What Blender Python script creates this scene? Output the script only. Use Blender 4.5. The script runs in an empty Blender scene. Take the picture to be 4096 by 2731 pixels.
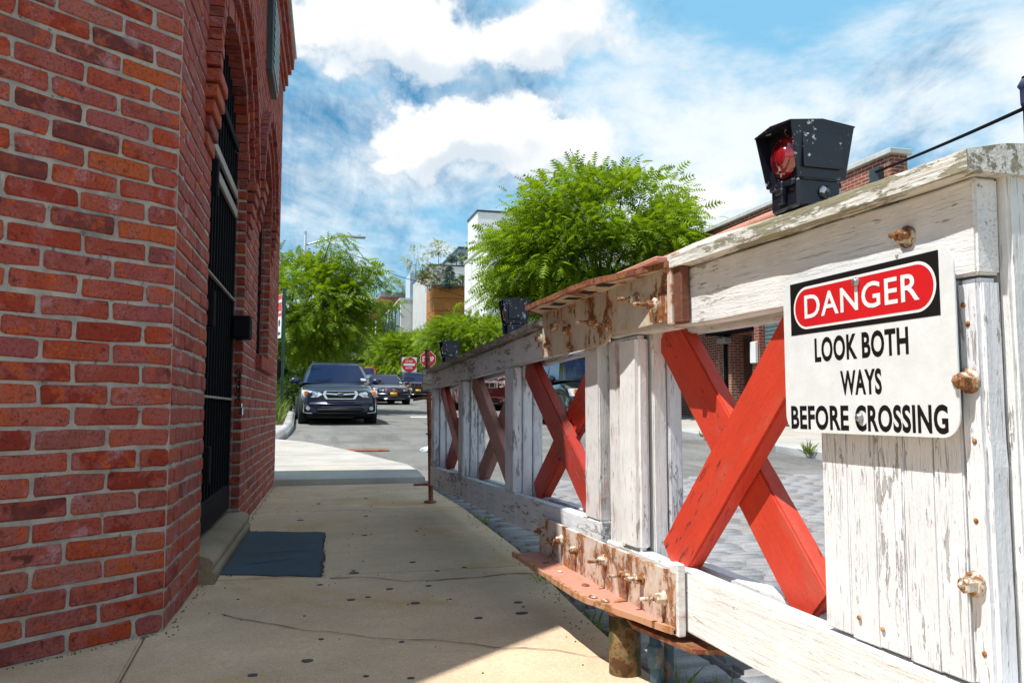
import bpy, bmesh, math, random
import numpy as np
from mathutils import Vector, Matrix, noise
random.seed(7)
rng = np.random.default_rng(7)
R_ = math.radians
SC = bpy.context.scene
COL = SC.collection

# ------------------------------------------------------------------ camera, sky, sun, exposure
YAW, PITCH = R_(14.688), R_(4.755)
cam_d = bpy.data.cameras.new('camera'); cam_d.sensor_width = 36.0; cam_d.lens = 3300 / 4096 * 36
cam_d.clip_start = 0.05; cam_d.clip_end = 3000
cam = bpy.data.objects.new('camera', cam_d); COL.objects.link(cam)
cam.location = (0, 0, 0.75); cam.rotation_euler = (math.pi / 2 + PITCH, 0, -YAW)
SC.camera = cam
SC.view_settings.view_transform = 'Standard'; SC.view_settings.look = 'None'
SC.view_settings.exposure = 0.42; SC.view_settings.gamma = 1.0
try: SC.view_settings.use_curve_mapping = False
except Exception: pass

TO_SUN = Vector((-1, -0.245, 2.2)).normalized()
sun_d = bpy.data.lights.new('sun', 'SUN'); sun_d.energy = 5.0; sun_d.angle = R_(0.53); sun_d.color = (1.0, 0.97, 0.92)
sun = bpy.data.objects.new('sun', sun_d); COL.objects.link(sun)
sun.rotation_euler = TO_SUN.to_track_quat('Z', 'Y').to_euler(); sun.location = (-20, -5, 40)

def nd(nt, typ, ins=None, **props):
    n = nt.nodes.new('ShaderNode' + typ)
    for k, v in props.items(): setattr(n, k, v)
    for k, v in (ins or {}).items():
        s = n.inputs[k]
        if hasattr(v, 'links') and hasattr(v, 'is_output'): nt.links.new(v, s)
        else: s.default_value = v
    return n
def mth(nt, op, a, b=0.0, c=0.0, clamp=False): return nd(nt, 'Math', {0: a, 1: b, 2: c}, operation=op, use_clamp=clamp).outputs[0]
def vmt(nt, op, a, b=(0, 0, 0)):
    n = nd(nt, 'VectorMath', {0: a, 1: b}, operation=op)
    return n.outputs['Value'] if op == 'DOT_PRODUCT' else n.outputs[0]
def sst(nt, v, lo, hi, a=0.0, b=1.0): return nd(nt, 'MapRange', {0: v, 1: lo, 2: hi, 3: a, 4: b}, interpolation_type='SMOOTHSTEP').outputs[0]
def c4(c): return (c[0], c[1], c[2], 1.0)
def mix(nt, f, a, b, bt='MIX'):
    n = nt.nodes.new('ShaderNodeMix'); n.data_type = 'RGBA'; n.blend_type = bt
    for i, v in ((0, f), (6, a), (7, b)):
        if hasattr(v, 'is_output'): nt.links.new(v, n.inputs[i])
        elif i == 0: n.inputs[0].default_value = v
        else: n.inputs[i].default_value = c4(v)
    return n.outputs[2]
def noi(nt, vec, scale, detail=4.0, rough=0.55, dist=0.0):
    return nd(nt, 'TexNoise', {'Vector': vec, 'Scale': scale, 'Detail': detail, 'Roughness': rough, 'Distortion': dist}).outputs[0]
def mapv(nt, vec, scale=(1, 1, 1), rot=(0, 0, 0), loc=(0, 0, 0)):
    return nd(nt, 'Mapping', {0: vec, 1: loc, 2: rot, 3: scale}).outputs[0]

W = bpy.data.worlds.new('World'); SC.world = W; W.use_nodes = True
def build_sky():
    nt = W.node_tree; nt.nodes.clear()
    el = math.asin(TO_SUN.z); az = math.atan2(TO_SUN.x, TO_SUN.y)
    sky = nd(nt, 'TexSky', sky_type='NISHITA', sun_disc=False, sun_elevation=el, sun_rotation=az, air_density=1.0, dust_density=0.6, ozone_density=2.5)
    D = nd(nt, 'TexCoord').outputs['Generated']
    sep = nd(nt, 'SeparateXYZ', {0: D})
    zc = mth(nt, 'MAXIMUM', mth(nt, 'ADD', sep.outputs[2], 0.16), 0.05)
    P = nd(nt, 'CombineXYZ', {0: mth(nt, 'DIVIDE', sep.outputs[0], zc), 1: mth(nt, 'DIVIDE', sep.outputs[1], zc), 2: 0.0}).outputs[0]
    fx = (math.sin(YAW), math.cos(YAW)); rt = (math.cos(YAW), -math.sin(YAW))
    # high streaky veil
    Pm = mapv(nt, P, (1.0, 1.0, 1.0), (0, 0, R_(-62)))
    Ps = mapv(nt, Pm, (0.55, 1.35, 1.0), loc=(3.1, 1.7, 0))
    v1 = noi(nt, Ps, 1.55, 11.0, 0.62, 0.5)
    v2 = noi(nt, mapv(nt, P, (1, 1, 1), loc=(7.3, 2.2, 0.4)), 0.75, 3.0, 0.5, 0.3)
    v3 = noi(nt, mapv(nt, P, (5.0, 1.3, 1), (0, 0, R_(28))), 2.2, 8.0, 0.68, 0.6)
    veil = mth(nt, 'ADD', mth(nt, 'ADD', mth(nt, 'MULTIPLY', v1, 0.72), mth(nt, 'MULTIPLY', v2, 0.40)), mth(nt, 'MULTIPLY', v3, 0.24))
    side = vmt(nt, 'DOT_PRODUCT', D, (rt[0], rt[1], 0.0))
    veil = mth(nt, 'ADD', veil, mth(nt, 'MULTIPLY', sst(nt, side, -0.25, 0.45), 0.035))
    low = sst(nt, sep.outputs[2], 0.30, 0.02)
    veil = mth(nt, 'ADD', veil, mth(nt, 'MULTIPLY', low, 0.16))
    veilm = mth(nt, 'MULTIPLY', sst(nt, veil, 0.49, 0.78), 0.90)
    # cumulus puffs
    Fv = Vector((math.sin(YAW) * math.cos(PITCH), math.cos(YAW) * math.cos(PITCH), math.sin(PITCH)))
    Rv = Vector((rt[0], rt[1], 0)); Uv = Rv.cross(Fv)
    wob = nd(nt, 'TexNoise', {'Vector': D, 'Scale': 7.0, 'Detail': 8.0, 'Roughness': 0.58})
    Dw = vmt(nt, 'ADD', D, vmt(nt, 'SCALE', vmt(nt, 'SUBTRACT', wob.outputs[1], (0.5, 0.5, 0.5)), (0, 0, 0)))
    nt.nodes[-1].name = 'w'
    for n in nt.nodes:
        if n.bl_idname == 'ShaderNodeVectorMath' and n.operation == 'SCALE': n.inputs['Scale'].default_value = 0.17
    puff = None; shade = None
    for (px, py, sx, sy, amp) in ((1580, 140, 430, 190, 1.0), (2130, 130, 330, 150, .95), (1420, 330, 250, 100, .55), (1830, 550, 350, 170, 1.2), (2180, 600, 340, 115, .95), (1640, 640, 250, 90, .75), (2900, 780, 300, 100, .7), (620, 300, 500, 200, .8), (4700, 200, 500, 260, .8), (2600, -900, 700, 330, .8)):
        c = ((px - 2048) / 3300 * Rv + (1365.5 - py) / 3300 * Uv + Fv).normalized()
        rr = Rv - c * c.dot(Rv); rr.normalize(); uu = c.cross(rr) * -1
        if uu.z < 0: uu = -uu
        df = vmt(nt, 'SUBTRACT', Dw, tuple(c))
        a = mth(nt, 'DIVIDE', vmt(nt, 'DOT_PRODUCT', df, tuple(rr)), sx / 3300)
        b = mth(nt, 'DIVIDE', vmt(nt, 'DOT_PRODUCT', df, tuple(uu)), sy / 3300)
        r2 = mth(nt, 'ADD', mth(nt, 'MULTIPLY', a, a), mth(nt, 'MULTIPLY', b, b))
        g = mth(nt, 'MULTIPLY', mth(nt, 'POWER', 2.718, mth(nt, 'MULTIPLY', r2, -1.0)), amp)
        sh = mth(nt, 'MULTIPLY', g, sst(nt, mth(nt, 'ADD', b, mth(nt, 'MULTIPLY', a, -0.35)), 0.15, -1.0))
        puff = g if puff is None else mth(nt, 'MAXIMUM', puff, g)
        shade = sh if shade is None else mth(nt, 'MAXIMUM', shade, sh)
    n4 = noi(nt, D, 16.0, 9.0, 0.62)
    pm = sst(nt, mth(nt, 'ADD', puff, mth(nt, 'MULTIPLY', mth(nt, 'SUBTRACT', n4, 0.5), 0.75)), 0.19, 0.60)
    cover = mth(nt, 'MAXIMUM', veilm, pm)
    n5 = noi(nt, D, 5.0, 7.0, 0.55)
    greyf = mth(nt, 'MULTIPLY', sst(nt, mth(nt, 'ADD', shade, mth(nt, 'MULTIPLY', mth(nt, 'SUBTRACT', n5, 0.5), 0.5)), 0.12, 0.62), 0.85)
    ccol = mix(nt, greyf, (1.0, 1.0, 0.99), (0.60, 0.69, 0.78))
    vcol = mix(nt, sst(nt, noi(nt, P, 1.3, 7.0, 0.62, .3), 0.36, 0.60), (0.26, 0.58, 0.84), (0.92, 0.97, 0.99))
    ccol = mix(nt, pm, vcol, ccol)
    skyc = nd(nt, 'HueSaturation', {'Hue': 0.482, 'Saturation': 1.55, 'Value': 1.0, 'Color': sky.outputs[0]}).outputs[0]
    b1 = nd(nt, 'Background', {0: skyc, 1: 0.090}); b2 = nd(nt, 'Background', {0: ccol, 1: 0.84})
    ms = nd(nt, 'MixShader', {0: cover}); nt.links.new(b1.outputs[0], ms.inputs[1]); nt.links.new(b2.outputs[0], ms.inputs[2])
    out = nt.nodes.new('ShaderNodeOutputWorld'); nt.links.new(ms.outputs[0], out.inputs[0])
build_sky()

# ------------------------------------------------------------------ small helpers
def link(o, parent=None):
    COL.objects.link(o)
    if parent is not None: o.parent = parent
    return o
def tag(o, label=None, cat=None, group=None, kind=None):
    for k, v in (('label', label), ('category', cat), ('group', group), ('kind', kind)):
        if v: o[k] = v
    return o
def thing(name, label, cat, loc=(0, 0, 0), rz=0.0, group=None):
    o = bpy.data.objects.new(name, None); o.empty_display_size = 0.1
    o.location = loc; o.rotation_euler = (0, 0, rz); link(o)
    return tag(o, label, cat, group)
def copy_tree(o, parent=None):
    c = o.copy(); COL.objects.link(c)
    if parent is not None: c.parent = parent
    for ch in list(o.children): copy_tree(ch, c)
    return c

class MB:
    """collects verts and faces and links them as one mesh object"""
    def __init__(s): s.v = []; s.f = []; s.sm = []
    def add(s, vs, fs, smooth=False):
        k = len(s.v); s.v += [tuple(v) for v in vs]
        s.f += [tuple(i + k for i in f) for f in fs]; s.sm += [smooth] * len(fs)
    def box(s, x0, x1, y0, y1, z0, z1, M=None):
        vs = [Vector(p) for p in ((x0, y0, z0), (x1, y0, z0), (x1, y1, z0), (x0, y1, z0), (x0, y0, z1), (x1, y0, z1), (x1, y1, z1), (x0, y1, z1))]
        if M is not None: vs = [M @ p for p in vs]
        s.add(vs, [(0, 3, 2, 1), (4, 5, 6, 7), (0, 1, 5, 4), (1, 2, 6, 5), (2, 3, 7, 6), (3, 0, 4, 7)])
    def bbox(s, x0, x1, y0, y1, z0, z1, b=0.004, M=None, seg=1):
        bm = bmesh.new(); bmesh.ops.create_cube(bm, size=1.0)
        for v in bm.verts: v.co = Vector(((x0 + x1) / 2 + v.co.x * (x1 - x0), (y0 + y1) / 2 + v.co.y * (y1 - y0), (z0 + z1) / 2 + v.co.z * (z1 - z0)))
        bmesh.ops.bevel(bm, geom=bm.edges[:], offset=b, segments=seg, affect='EDGES')
        s.bm(bm, M)
    def bm(s, bm, M=None, smooth=False):
        bm.verts.index_update()
        s.add([(M @ v.co) if M is not None else v.co for v in bm.verts], [[v.index for v in f.verts] for f in bm.faces], smooth); bm.free()
    def tube(s, pts, rad, n=8, caps=True, smooth=True):
        pts = [Vector(p) for p in pts]; rads = rad if isinstance(rad, (list, tuple)) else [rad] * len(pts)
        rings = []; up = None
        for i, p in enumerate(pts):
            t = (pts[min(i + 1, len(pts) - 1)] - pts[max(i - 1, 0)])
            if t.length < 1e-9: t = Vector((0, 0, 1))
            t.normalize()
            if up is None:
                up = Vector((0, 0, 1)) if abs(t.z) < 0.9 else Vector((1, 0, 0))
            a = t.cross(up); a = a.normalized() if a.length > 1e-6 else Vector((1, 0, 0)); b = t.cross(a).normalized(); up = a.cross(t)
            rings.append([p + (a * math.cos(2 * math.pi * k / n) + b * math.sin(2 * math.pi * k / n)) * rads[i] for k in range(n)])
        vs = [v for r in rings for v in r]
        fs = [(i * n + k, i * n + (k + 1) % n, (i + 1) * n + (k + 1) % n, (i + 1) * n + k) for i in range(len(pts) - 1) for k in range(n)]
        s.add(vs, fs, smooth)
        if caps:
            s.add(rings[0], [tuple(range(n))]); s.add(rings[-1], [tuple(reversed(range(n)))])
    def lathe(s, prof, n=16, M=None, smooth=True):
        """prof: (radius, height) along local z"""
        vs = []; fs = []
        for (r, h) in prof:
            for k in range(n):
                p = Vector((r * math.cos(2 * math.pi * k / n), r * math.sin(2 * math.pi * k / n), h)); vs.append(M @ p if M is not None else p)
        for i in range(len(prof) - 1):
            for k in range(n): fs.append((i * n + k, i * n + (k + 1) % n, (i + 1) * n + (k + 1) % n, (i + 1) * n + k))
        fs.append(tuple(reversed(range(n)))); fs.append(tuple((len(prof) - 1) * n + k for k in range(n)))
        s.add(vs, fs, smooth)
    def prism(s, poly, z0, z1, M=None):
        """poly in local xy, extruded along z"""
        n = len(poly); a = sum(poly[i][0] * poly[(i + 1) % n][1] - poly[(i + 1) % n][0] * poly[i][1] for i in range(n))
        if a < 0: poly = poly[::-1]
        vs = [Vector((p[0], p[1], z0)) for p in poly] + [Vector((p[0], p[1], z1)) for p in poly]
        if M is not None: vs = [M @ v for v in vs]
        s.add(vs, [tuple(reversed(range(n))), tuple(range(n, 2 * n))] + [(i, (i + 1) % n, n + (i + 1) % n, n + i) for i in range(n)])
    def quad(s, *ps): s.add(ps, [tuple(range(len(ps)))])
    def mesh(s, name, m=None):
        me = bpy.data.meshes.new(name); me.from_pydata(s.v, [], s.f); me.polygons.foreach_set('use_smooth', s.sm)
        if m is not None: me.materials.append(m)
        me.update(); return me
    def build(s, name, m, parent=None, label=None, kind=None, cat=None, group=None, loc=None, M=None):
        o = bpy.data.objects.new(name, s.mesh(name, m)); link(o, parent)
        if M is not None: o.matrix_world = M if parent is None else M
        if loc is not None: o.location = loc
        return tag(o, label, cat, group, kind)

def text_mesh(txt, w, h, off=0.0, ext=0.0, spacing=1.0):
    """lettering as geometry, fitted into a w x h box, lower left corner at the origin"""
    cu = bpy.data.curves.new('lettering', 'FONT'); cu.body = txt; cu.offset = off; cu.extrude = ext; cu.space_character = spacing; cu.resolution_u = 4
    o = bpy.data.objects.new('lettering', cu); COL.objects.link(o)
    bpy.context.view_layer.update()
    me = bpy.data.meshes.new_from_object(o.evaluated_get(bpy.context.evaluated_depsgraph_get()))
    bpy.data.objects.remove(o); bpy.data.curves.remove(cu)
    n = len(me.vertices); co = np.empty(n * 3); me.vertices.foreach_get('co', co); co = co.reshape(-1, 3)
    lo = co.min(0); hi = co.max(0)
    co[:, 0] = (co[:, 0] - lo[0]) / (hi[0] - lo[0]) * w; co[:, 1] = (co[:, 1] - lo[1]) / (hi[1] - lo[1]) * h
    me.vertices.foreach_set('co', co.ravel()); me.update(); me.materials.clear()
    return me

# ground level along the street
_gy = [-60, 7, 9, 14, 20, 43, 60, 75, 100, 150, 400]; _gz = [0, 0, .07, .30, .565, 1.29, 2.05, 3.1, 5.2, 9.0, 15.0]
def gz(y): return float(np.interp(y, _gy, _gz))

# ------------------------------------------------------------------ materials
def newmat(name):
    m = bpy.data.materials.new(name); m.use_nodes = True
    nt = m.node_tree; b = nt.nodes['Principled BSDF']; return m, nt, b
def put(nt, b, **kw):
    names = {'col': 'Base Color', 'rough': 'Roughness', 'metal': 'Metallic', 'normal': 'Normal', 'spec': 'Specular IOR Level', 'coat': 'Coat Weight', 'emit': 'Emission Color', 'es': 'Emission Strength', 'trans': 'Transmission Weight', 'alpha': 'Alpha'}
    for k, v in kw.items():
        s = b.inputs[names[k]]
        if hasattr(v, 'is_output'): nt.links.new(v, s)
        elif k in ('col', 'emit'): s.default_value = c4(v)
        else: s.default_value = v
def bump(nt, h, strength=0.4, dist=0.01, normal=None):
    n = nd(nt, 'Bump', {'Height': h, 'Strength': strength, 'Distance': dist})
    if normal is not None: nt.links.new(normal, n.inputs['Normal'])
    return n.outputs[0]
def objvec(nt, seed=True):
    v = nd(nt, 'TexCoord').outputs['Object']
    if not seed: return v
    r = nd(nt, 'ObjectInfo').outputs['Random']
    return vmt(nt, 'ADD', v, nd(nt, 'CombineXYZ', {0: mth(nt, 'MULTIPLY', r, 17.0), 1: mth(nt, 'MULTIPLY', r, 31.0), 2: mth(nt, 'MULTIPLY', r, 53.0)}).outputs[0])
def geopos(nt): return nd(nt, 'NewGeometry').outputs['Position']

def m_plain(name, col, rough=0.6, metal=0.0, var=0.12, scale=6.0, spec=0.5, bumps=0.0, coat=0.0):
    m, nt, b = newmat(name); v = objvec(nt)
    n = noi(nt, v, scale, 5.0, 0.6); n2 = noi(nt, v, scale * 7, 3.0, 0.6)
    f = mth(nt, 'ADD', mth(nt, 'MULTIPLY', n, 0.7), mth(nt, 'MULTIPLY', n2, 0.3))
    lo = tuple(c * (1 - var * 1.6) for c in col); hi = tuple(min(1, c * (1 + var)) for c in col)
    put(nt, b, col=mix(nt, sst(nt, f, 0.3, 0.7), lo, hi), rough=rough, metal=metal, spec=spec, coat=coat)
    if bumps: put(nt, b, normal=bump(nt, n2, bumps, 0.004))
    return m

def m_wood(name, paint, wood, peel=0.30, rough=0.55, crack=0.5, stain=None, grain=0.5, sc=1.0):
    """painted timber: the long axis of every piece is its local x"""
    m, nt, b = newmat(name); v = objvec(nt)
    g1 = noi(nt, mapv(nt, v, (1.6 * sc, 26 * sc, 26 * sc)), 2.6, 7.0, 0.62, 0.35)
    g2 = noi(nt, mapv(nt, v, (4 * sc, 95 * sc, 95 * sc)), 3.0, 4.0, 0.6)
    pn = noi(nt, mapv(nt, v, (7 * sc, 34 * sc, 34 * sc)), 2.0, 8.0, 0.70, 0.3)
    big = noi(nt, v, 2.6, 3.0, 0.5)
    pf = mth(nt, 'ADD', mth(nt, 'ADD', mth(nt, 'MULTIPLY', pn, 0.55), mth(nt, 'MULTIPLY', g1, 0.30)), mth(nt, 'MULTIPLY', big, 0.32))
    th = 0.41 + 0.36 * (1 - peel)
    pe = sst(nt, pf, th, th + 0.018)
    ck = mth(nt, 'MULTIPLY', sst(nt, g2, 0.60, 0.70), crack)
    wc = mix(nt, sst(nt, g1, 0.3, 0.7), tuple(c * 0.6 for c in wood), wood)
    pc = mix(nt, sst(nt, noi(nt, v, 9.0, 5.0, 0.6), 0.3, 0.75), tuple(c * 0.86 for c in paint), paint)
    pc = mix(nt, mth(nt, 'MULTIPLY', ck, 0.5), pc, tuple(c * 0.4 for c in wood))
    if stain is not None:
        sn = sst(nt, noi(nt, mapv(nt, v, (3, 9, 9)), 1.6, 6.0, 0.65), 0.55, 0.72)
        pc = mix(nt, mth(nt, 'MULTIPLY', sn, 0.75), pc, stain)
    put(nt, b, col=mix(nt, pe, pc, wc), rough=mix(nt, pe, (rough,) * 3, (0.85,) * 3), spec=0.35)
    h = mth(nt, 'SUBTRACT', mth(nt, 'ADD', mth(nt, 'MULTIPLY', g1, grain), mth(nt, 'MULTIPLY', noi(nt, mapv(nt, v, (30, 60, 60)), 3.0, 3.0), 0.18)), mth(nt, 'ADD', mth(nt, 'MULTIPLY', pe, 0.35), mth(nt, 'MULTIPLY', ck, 0.3)))
    put(nt, b, normal=bump(nt, h, 0.9, 0.007))
    return m

def m_brick(name):
    m, nt, b = newmat(name)
    isl = nd(nt, 'NewGeometry').outputs['Random Per Island']; ob = nd(nt, 'ObjectInfo').outputs['Random']
    r = mth(nt, 'FRACT', mth(nt, 'ADD', isl, mth(nt, 'MULTIPLY', ob, 7.13)))
    r2 = mth(nt, 'FRACT', mth(nt, 'MULTIPLY', r, 13.7))
    off = nd(nt, 'CombineXYZ', {0: mth(nt, 'MULTIPLY', r, 40), 1: mth(nt, 'MULTIPLY', r2, 40), 2: 0.0}).outputs[0]
    v = vmt(nt, 'ADD', geopos(nt), off)
    ramp = nt.nodes.new('ShaderNodeValToRGB'); nt.links.new(r, ramp.inputs[0])
    cs = [(0.0, (.20, .019, .011)), (.16, (.30, .036, .013)), (.32, (.24, .055, .046)), (.46, (.35, .048, .011)), (.60, (.26, .064, .066)), (.72, (.40, .080, .016)), (.82, (.28, .072, .066)), (.91, (.12, .024, .022)), (1.0, (.34, .11, .085))]
    e = ramp.color_ramp.elements
    e[0].position, e[0].color = cs[0][0], c4(cs[0][1]); e[1].position, e[1].color = cs[-1][0], c4(cs[-1][1])
    for p, c in cs[1:-1]:
        x = e.new(p); x.color = c4(c)
    col = ramp.outputs[0]
    n1 = noi(nt, v, 9.0, 6.0, 0.62, 0.4); n2 = noi(nt, v, 24.0, 6.0, 0.65, 0.3); n3 = noi(nt, v, 110.0, 4.0, 0.65)
    col = mix(nt, mth(nt, 'MULTIPLY', sst(nt, n1, 0.47, 0.56), 0.65), col, (.32, .090, .075))
    col = mix(nt, mth(nt, 'MULTIPLY', sst(nt, n2, 0.52, 0.62), mth(nt, 'MULTIPLY', sst(nt, r2, 0.2, 0.6), 0.8)), col, (.43, .075, .010))
    col = mix(nt, mth(nt, 'MULTIPLY', sst(nt, n2, 0.42, 0.32), 0.8), col, (.060, .011, .010))
    n4 = noi(nt, v, 6.0, 7.0, 0.72, 0.6)
    col = mix(nt, mth(nt, 'MULTIPLY', sst(nt, n4, 0.56, 0.70), 0.55), col, (.42, .29, .34))
    sp = nd(nt, 'TexVoronoi', {'Vector': v, 'Scale': 95.0}, feature='F1').outputs[0]
    col = mix(nt, mth(nt, 'MULTIPLY', sst(nt, sp, 0.13, 0.08), sst(nt, n1, 0.45, 0.6)), col, (.42, .33, .28))
    sp2 = nd(nt, 'TexVoronoi', {'Vector': v, 'Scale': 47.0}, feature='F1').outputs[0]
    col = mix(nt, mth(nt, 'MULTIPLY', sst(nt, sp2, 0.12, 0.06), 0.8), col, (.05, .015, .012))
    col = mix(nt, mth(nt, 'MULTIPLY', sst(nt, n3, 0.48, 0.64), 0.6), col, (.11, .022, .016))
    put(nt, b, col=col, rough=0.78, spec=0.3)
    h = mth(nt, 'ADD', mth(nt, 'MULTIPLY', n3, 0.35), mth(nt, 'ADD', mth(nt, 'MULTIPLY', n2, 0.8), mth(nt, 'MULTIPLY', sst(nt, sp2, 0.06, 0.13), 0.5)))
    put(nt, b, normal=bump(nt, h, 0.9, 0.007))
    return m

def m_mortar(name, col=(.37, .35, .315)):
    m, nt, b = newmat(name); v = geopos(nt)
    n = noi(nt, v, 14.0, 6.0, 0.65); n2 = noi(nt, v, 160.0, 3.0, 0.7); n3 = noi(nt, v, 3.0, 5.0, 0.6)
    c = mix(nt, sst(nt, n, 0.3, 0.7), tuple(x * 0.72 for x in col), tuple(x * 1.12 for x in col))
    c = mix(nt, mth(nt, 'MULTIPLY', sst(nt, n3, 0.55, 0.7), 0.5), c, (.10, .095, .085))
    n6 = noi(nt, v, 30.0, 4.0, 0.6)
    c = mix(nt, mth(nt, 'MULTIPLY', sst(nt, n6, 0.60, 0.70), 0.7), c, (.055, .05, .04))
    put(nt, b, col=c, rough=0.9, spec=0.2, normal=bump(nt, mth(nt, 'ADD', mth(nt, 'MULTIPLY', n, 1.0), mth(nt, 'MULTIPLY', n2, 0.45)), 0.8, 0.008))
    return m

def m_concrete(name, col, stain=(.30, .19, .09), stains=0.6, agg=0.5):
    m, nt, b = newmat(name); v = geopos(nt)
    n = noi(nt, v, 1.7, 6.0, 0.6); n2 = noi(nt, v, 60.0, 4.0, 0.7); n3 = noi(nt, mapv(nt, v, (1, .8, 1)), 1.05, 5.0, 0.6, 0.4); n5 = noi(nt, v, 7.0, 6.0, 0.65)
    c = mix(nt, sst(nt, n, 0.3, 0.7), tuple(x * 0.80 for x in col), tuple(x * 1.10 for x in col))
    c = mix(nt, mth(nt, 'MULTIPLY', sst(nt, n3, 0.48, 0.66), stains), c, stain)
    c = mix(nt, mth(nt, 'MULTIPLY', sst(nt, n5, 0.58, 0.7), 0.25), c, tuple(x * 0.45 for x in col))
    c = mix(nt, mth(nt, 'MULTIPLY', sst(nt, noi(nt, v, 3.4, 8.0, 0.68, 0.5), 0.54, 0.62), 0.28 * stains), c, tuple(x * 0.55 for x in col))
    vo = nd(nt, 'TexVoronoi', {'Vector': v, 'Scale': 120.0}, feature='F1')
    c = mix(nt, mth(nt, 'MULTIPLY', sst(nt, vo.outputs[0], 0.34, 0.16), agg), c, mix(nt, sst(nt, nd(nt, 'SeparateColor', {0: vo.outputs[1]}).outputs[0], 0.35, 0.75), tuple(x * 0.35 for x in col), tuple(min(1, x * 1.9) for x in col)))
    c = mix(nt, mth(nt, 'MULTIPLY', sst(nt, n2, 0.35, 0.7), 0.35), c, tuple(x * 0.6 for x in col))
    put(nt, b, col=c, rough=0.88, spec=0.25, normal=bump(nt, mth(nt, 'ADD', mth(nt, 'MULTIPLY', n2, 0.6), mth(nt, 'MULTIPLY', vo.outputs[0], 0.5)), 0.35, 0.004))
    return m

def m_asphalt(name, col=(.15, .148, .145)):
    m, nt, b = newmat(name); v = geopos(nt)
    n = noi(nt, v, 0.6, 6.0, 0.6); n2 = noi(nt, v, 22.0, 5.0, 0.7); n3 = noi(nt, mapv(nt, v, (3.0, .35, 1)), 1.0, 5.0, 0.6)
    vo = nd(nt, 'TexVoronoi', {'Vector': v, 'Scale': 38.0}, feature='F1')
    c = mix(nt, sst(nt, n, 0.3, 0.7), tuple(x * 0.7 for x in col), tuple(x * 1.3 for x in col))
    c = mix(nt, mth(nt, 'MULTIPLY', sst(nt, n3, 0.5, 0.68), 0.5), c, tuple(x * 0.45 for x in col))
    c = mix(nt, mth(nt, 'MULTIPLY', sst(nt, vo.outputs[0], 0.35, 0.15), 0.55), c, tuple(min(1, x * 2.3) for x in col))
    c = mix(nt, mth(nt, 'MULTIPLY', sst(nt, n2, 0.5, 0.7), 0.5), c, tuple(x * 0.4 for x in col))
    put(nt, b, col=c, rough=0.9, spec=0.25, normal=bump(nt, mth(nt, 'ADD', n2, mth(nt, 'MULTIPLY', vo.outputs[0], 0.6)), 0.6, 0.02))
    return m

def m_rusty(name, paint, rust=(.30, .10, .025), amount=0.45, rough=0.6, dark=(.09, .03, .015), sc=1.0):
    m, nt, b = newmat(name); v = objvec(nt)
    n = noi(nt, v, 9.0 * sc, 7.0, 0.68, 0.4); n2 = noi(nt, v, 34.0 * sc, 5.0, 0.65); n3 = noi(nt, mapv(nt, v, (30, 30, 4)), 1.0 * sc, 5.0, 0.6)
    f = mth(nt, 'ADD', mth(nt, 'MULTIPLY', n, 0.6), mth(nt, 'ADD', mth(nt, 'MULTIPLY', n2, 0.28), mth(nt, 'MULTIPLY', n3, 0.17)))
    t = 0.66 - 0.26 * amount
    ru = sst(nt, f, t, t + 0.05); halo = sst(nt, f, t - 0.08, t + 0.02)
    rc = mix(nt, sst(nt, n2, 0.35, 0.65), dark, rust)
    pc = mix(nt, sst(nt, n2, 0.3, 0.7), tuple(x * 0.85 for x in paint), paint)
    pc = mix(nt, mth(nt, 'MULTIPLY', halo, 0.45), pc, (.42, .22, .08))
    put(nt, b, col=mix(nt, ru, pc, rc), rough=mix(nt, ru, (rough,) * 3, (.9,) * 3), spec=0.4, normal=bump(nt, mth(nt, 'ADD', mth(nt, 'MULTIPLY', n2, 0.6), mth(nt, 'MULTIPLY', ru, -0.5)), 0.6, 0.004))
    return m

def m_leaf(name, lo, hi, trans=0.42):
    m, nt, b = newmat(name)
    a = nd(nt, 'Attribute', attribute_name='tint').outputs['Fac']
    c = mix(nt, a, lo, hi)
    nt.links.new(c, b.inputs['Base Color']); b.inputs['Roughness'].default_value = 0.5; b.inputs['Specular IOR Level'].default_value = 0.35
    t = nd(nt, 'BsdfTranslucent', {0: mix(nt, 0.5, c, (hi[0] * 1.5, hi[1] * 1.4, hi[2] * 0.8))})
    ms = nd(nt, 'MixShader', {0: trans}); nt.links.new(b.outputs[0], ms.inputs[1]); nt.links.new(t.outputs[0], ms.inputs[2])
    nt.links.new(ms.outputs[0], nt.nodes['Material Output'].inputs[0])
    return m

def m_brickwall(name, c1, c2, mo, scale=1.0, stain=None):
    """far brickwork: courses too small to pick apart"""
    m, nt, b = newmat(name); v = nd(nt, 'TexCoord').outputs['Object']
    sp = nd(nt, 'SeparateXYZ', {0: v})
    u = nd(nt, 'CombineXYZ', {0: mth(nt, 'ADD', sp.outputs[0], sp.outputs[1]), 1: sp.outputs[2], 2: 0.0}).outputs[0]
    t = nd(nt, 'TexBrick', {'Vector': u, 'Color1': c4(c1), 'Color2': c4(c2), 'Mortar': c4(mo), 'Scale': 1.0, 'Mortar Size': 0.008, 'Brick Width': 0.214 * scale, 'Row Height': 0.0677 * scale, 'Bias': 0.0})
    n = noi(nt, v, 0.7, 6.0, 0.6)
    c = mix(nt, mth(nt, 'MULTIPLY', sst(nt, n, 0.45, 0.7), 0.45), t.outputs[0], tuple(x * 0.55 for x in c1))
    if stain is not None:
        c = mix(nt, mth(nt, 'MULTIPLY', sst(nt, noi(nt, mapv(nt, v, (3, 3, .5)), 0.9, 5.0, 0.65), 0.52, 0.66), 0.5), c, stain)
    put(nt, b, col=c, rough=0.85, spec=0.2, normal=bump(nt, t.outputs[1], -0.4, 0.01))
    return m

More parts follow.
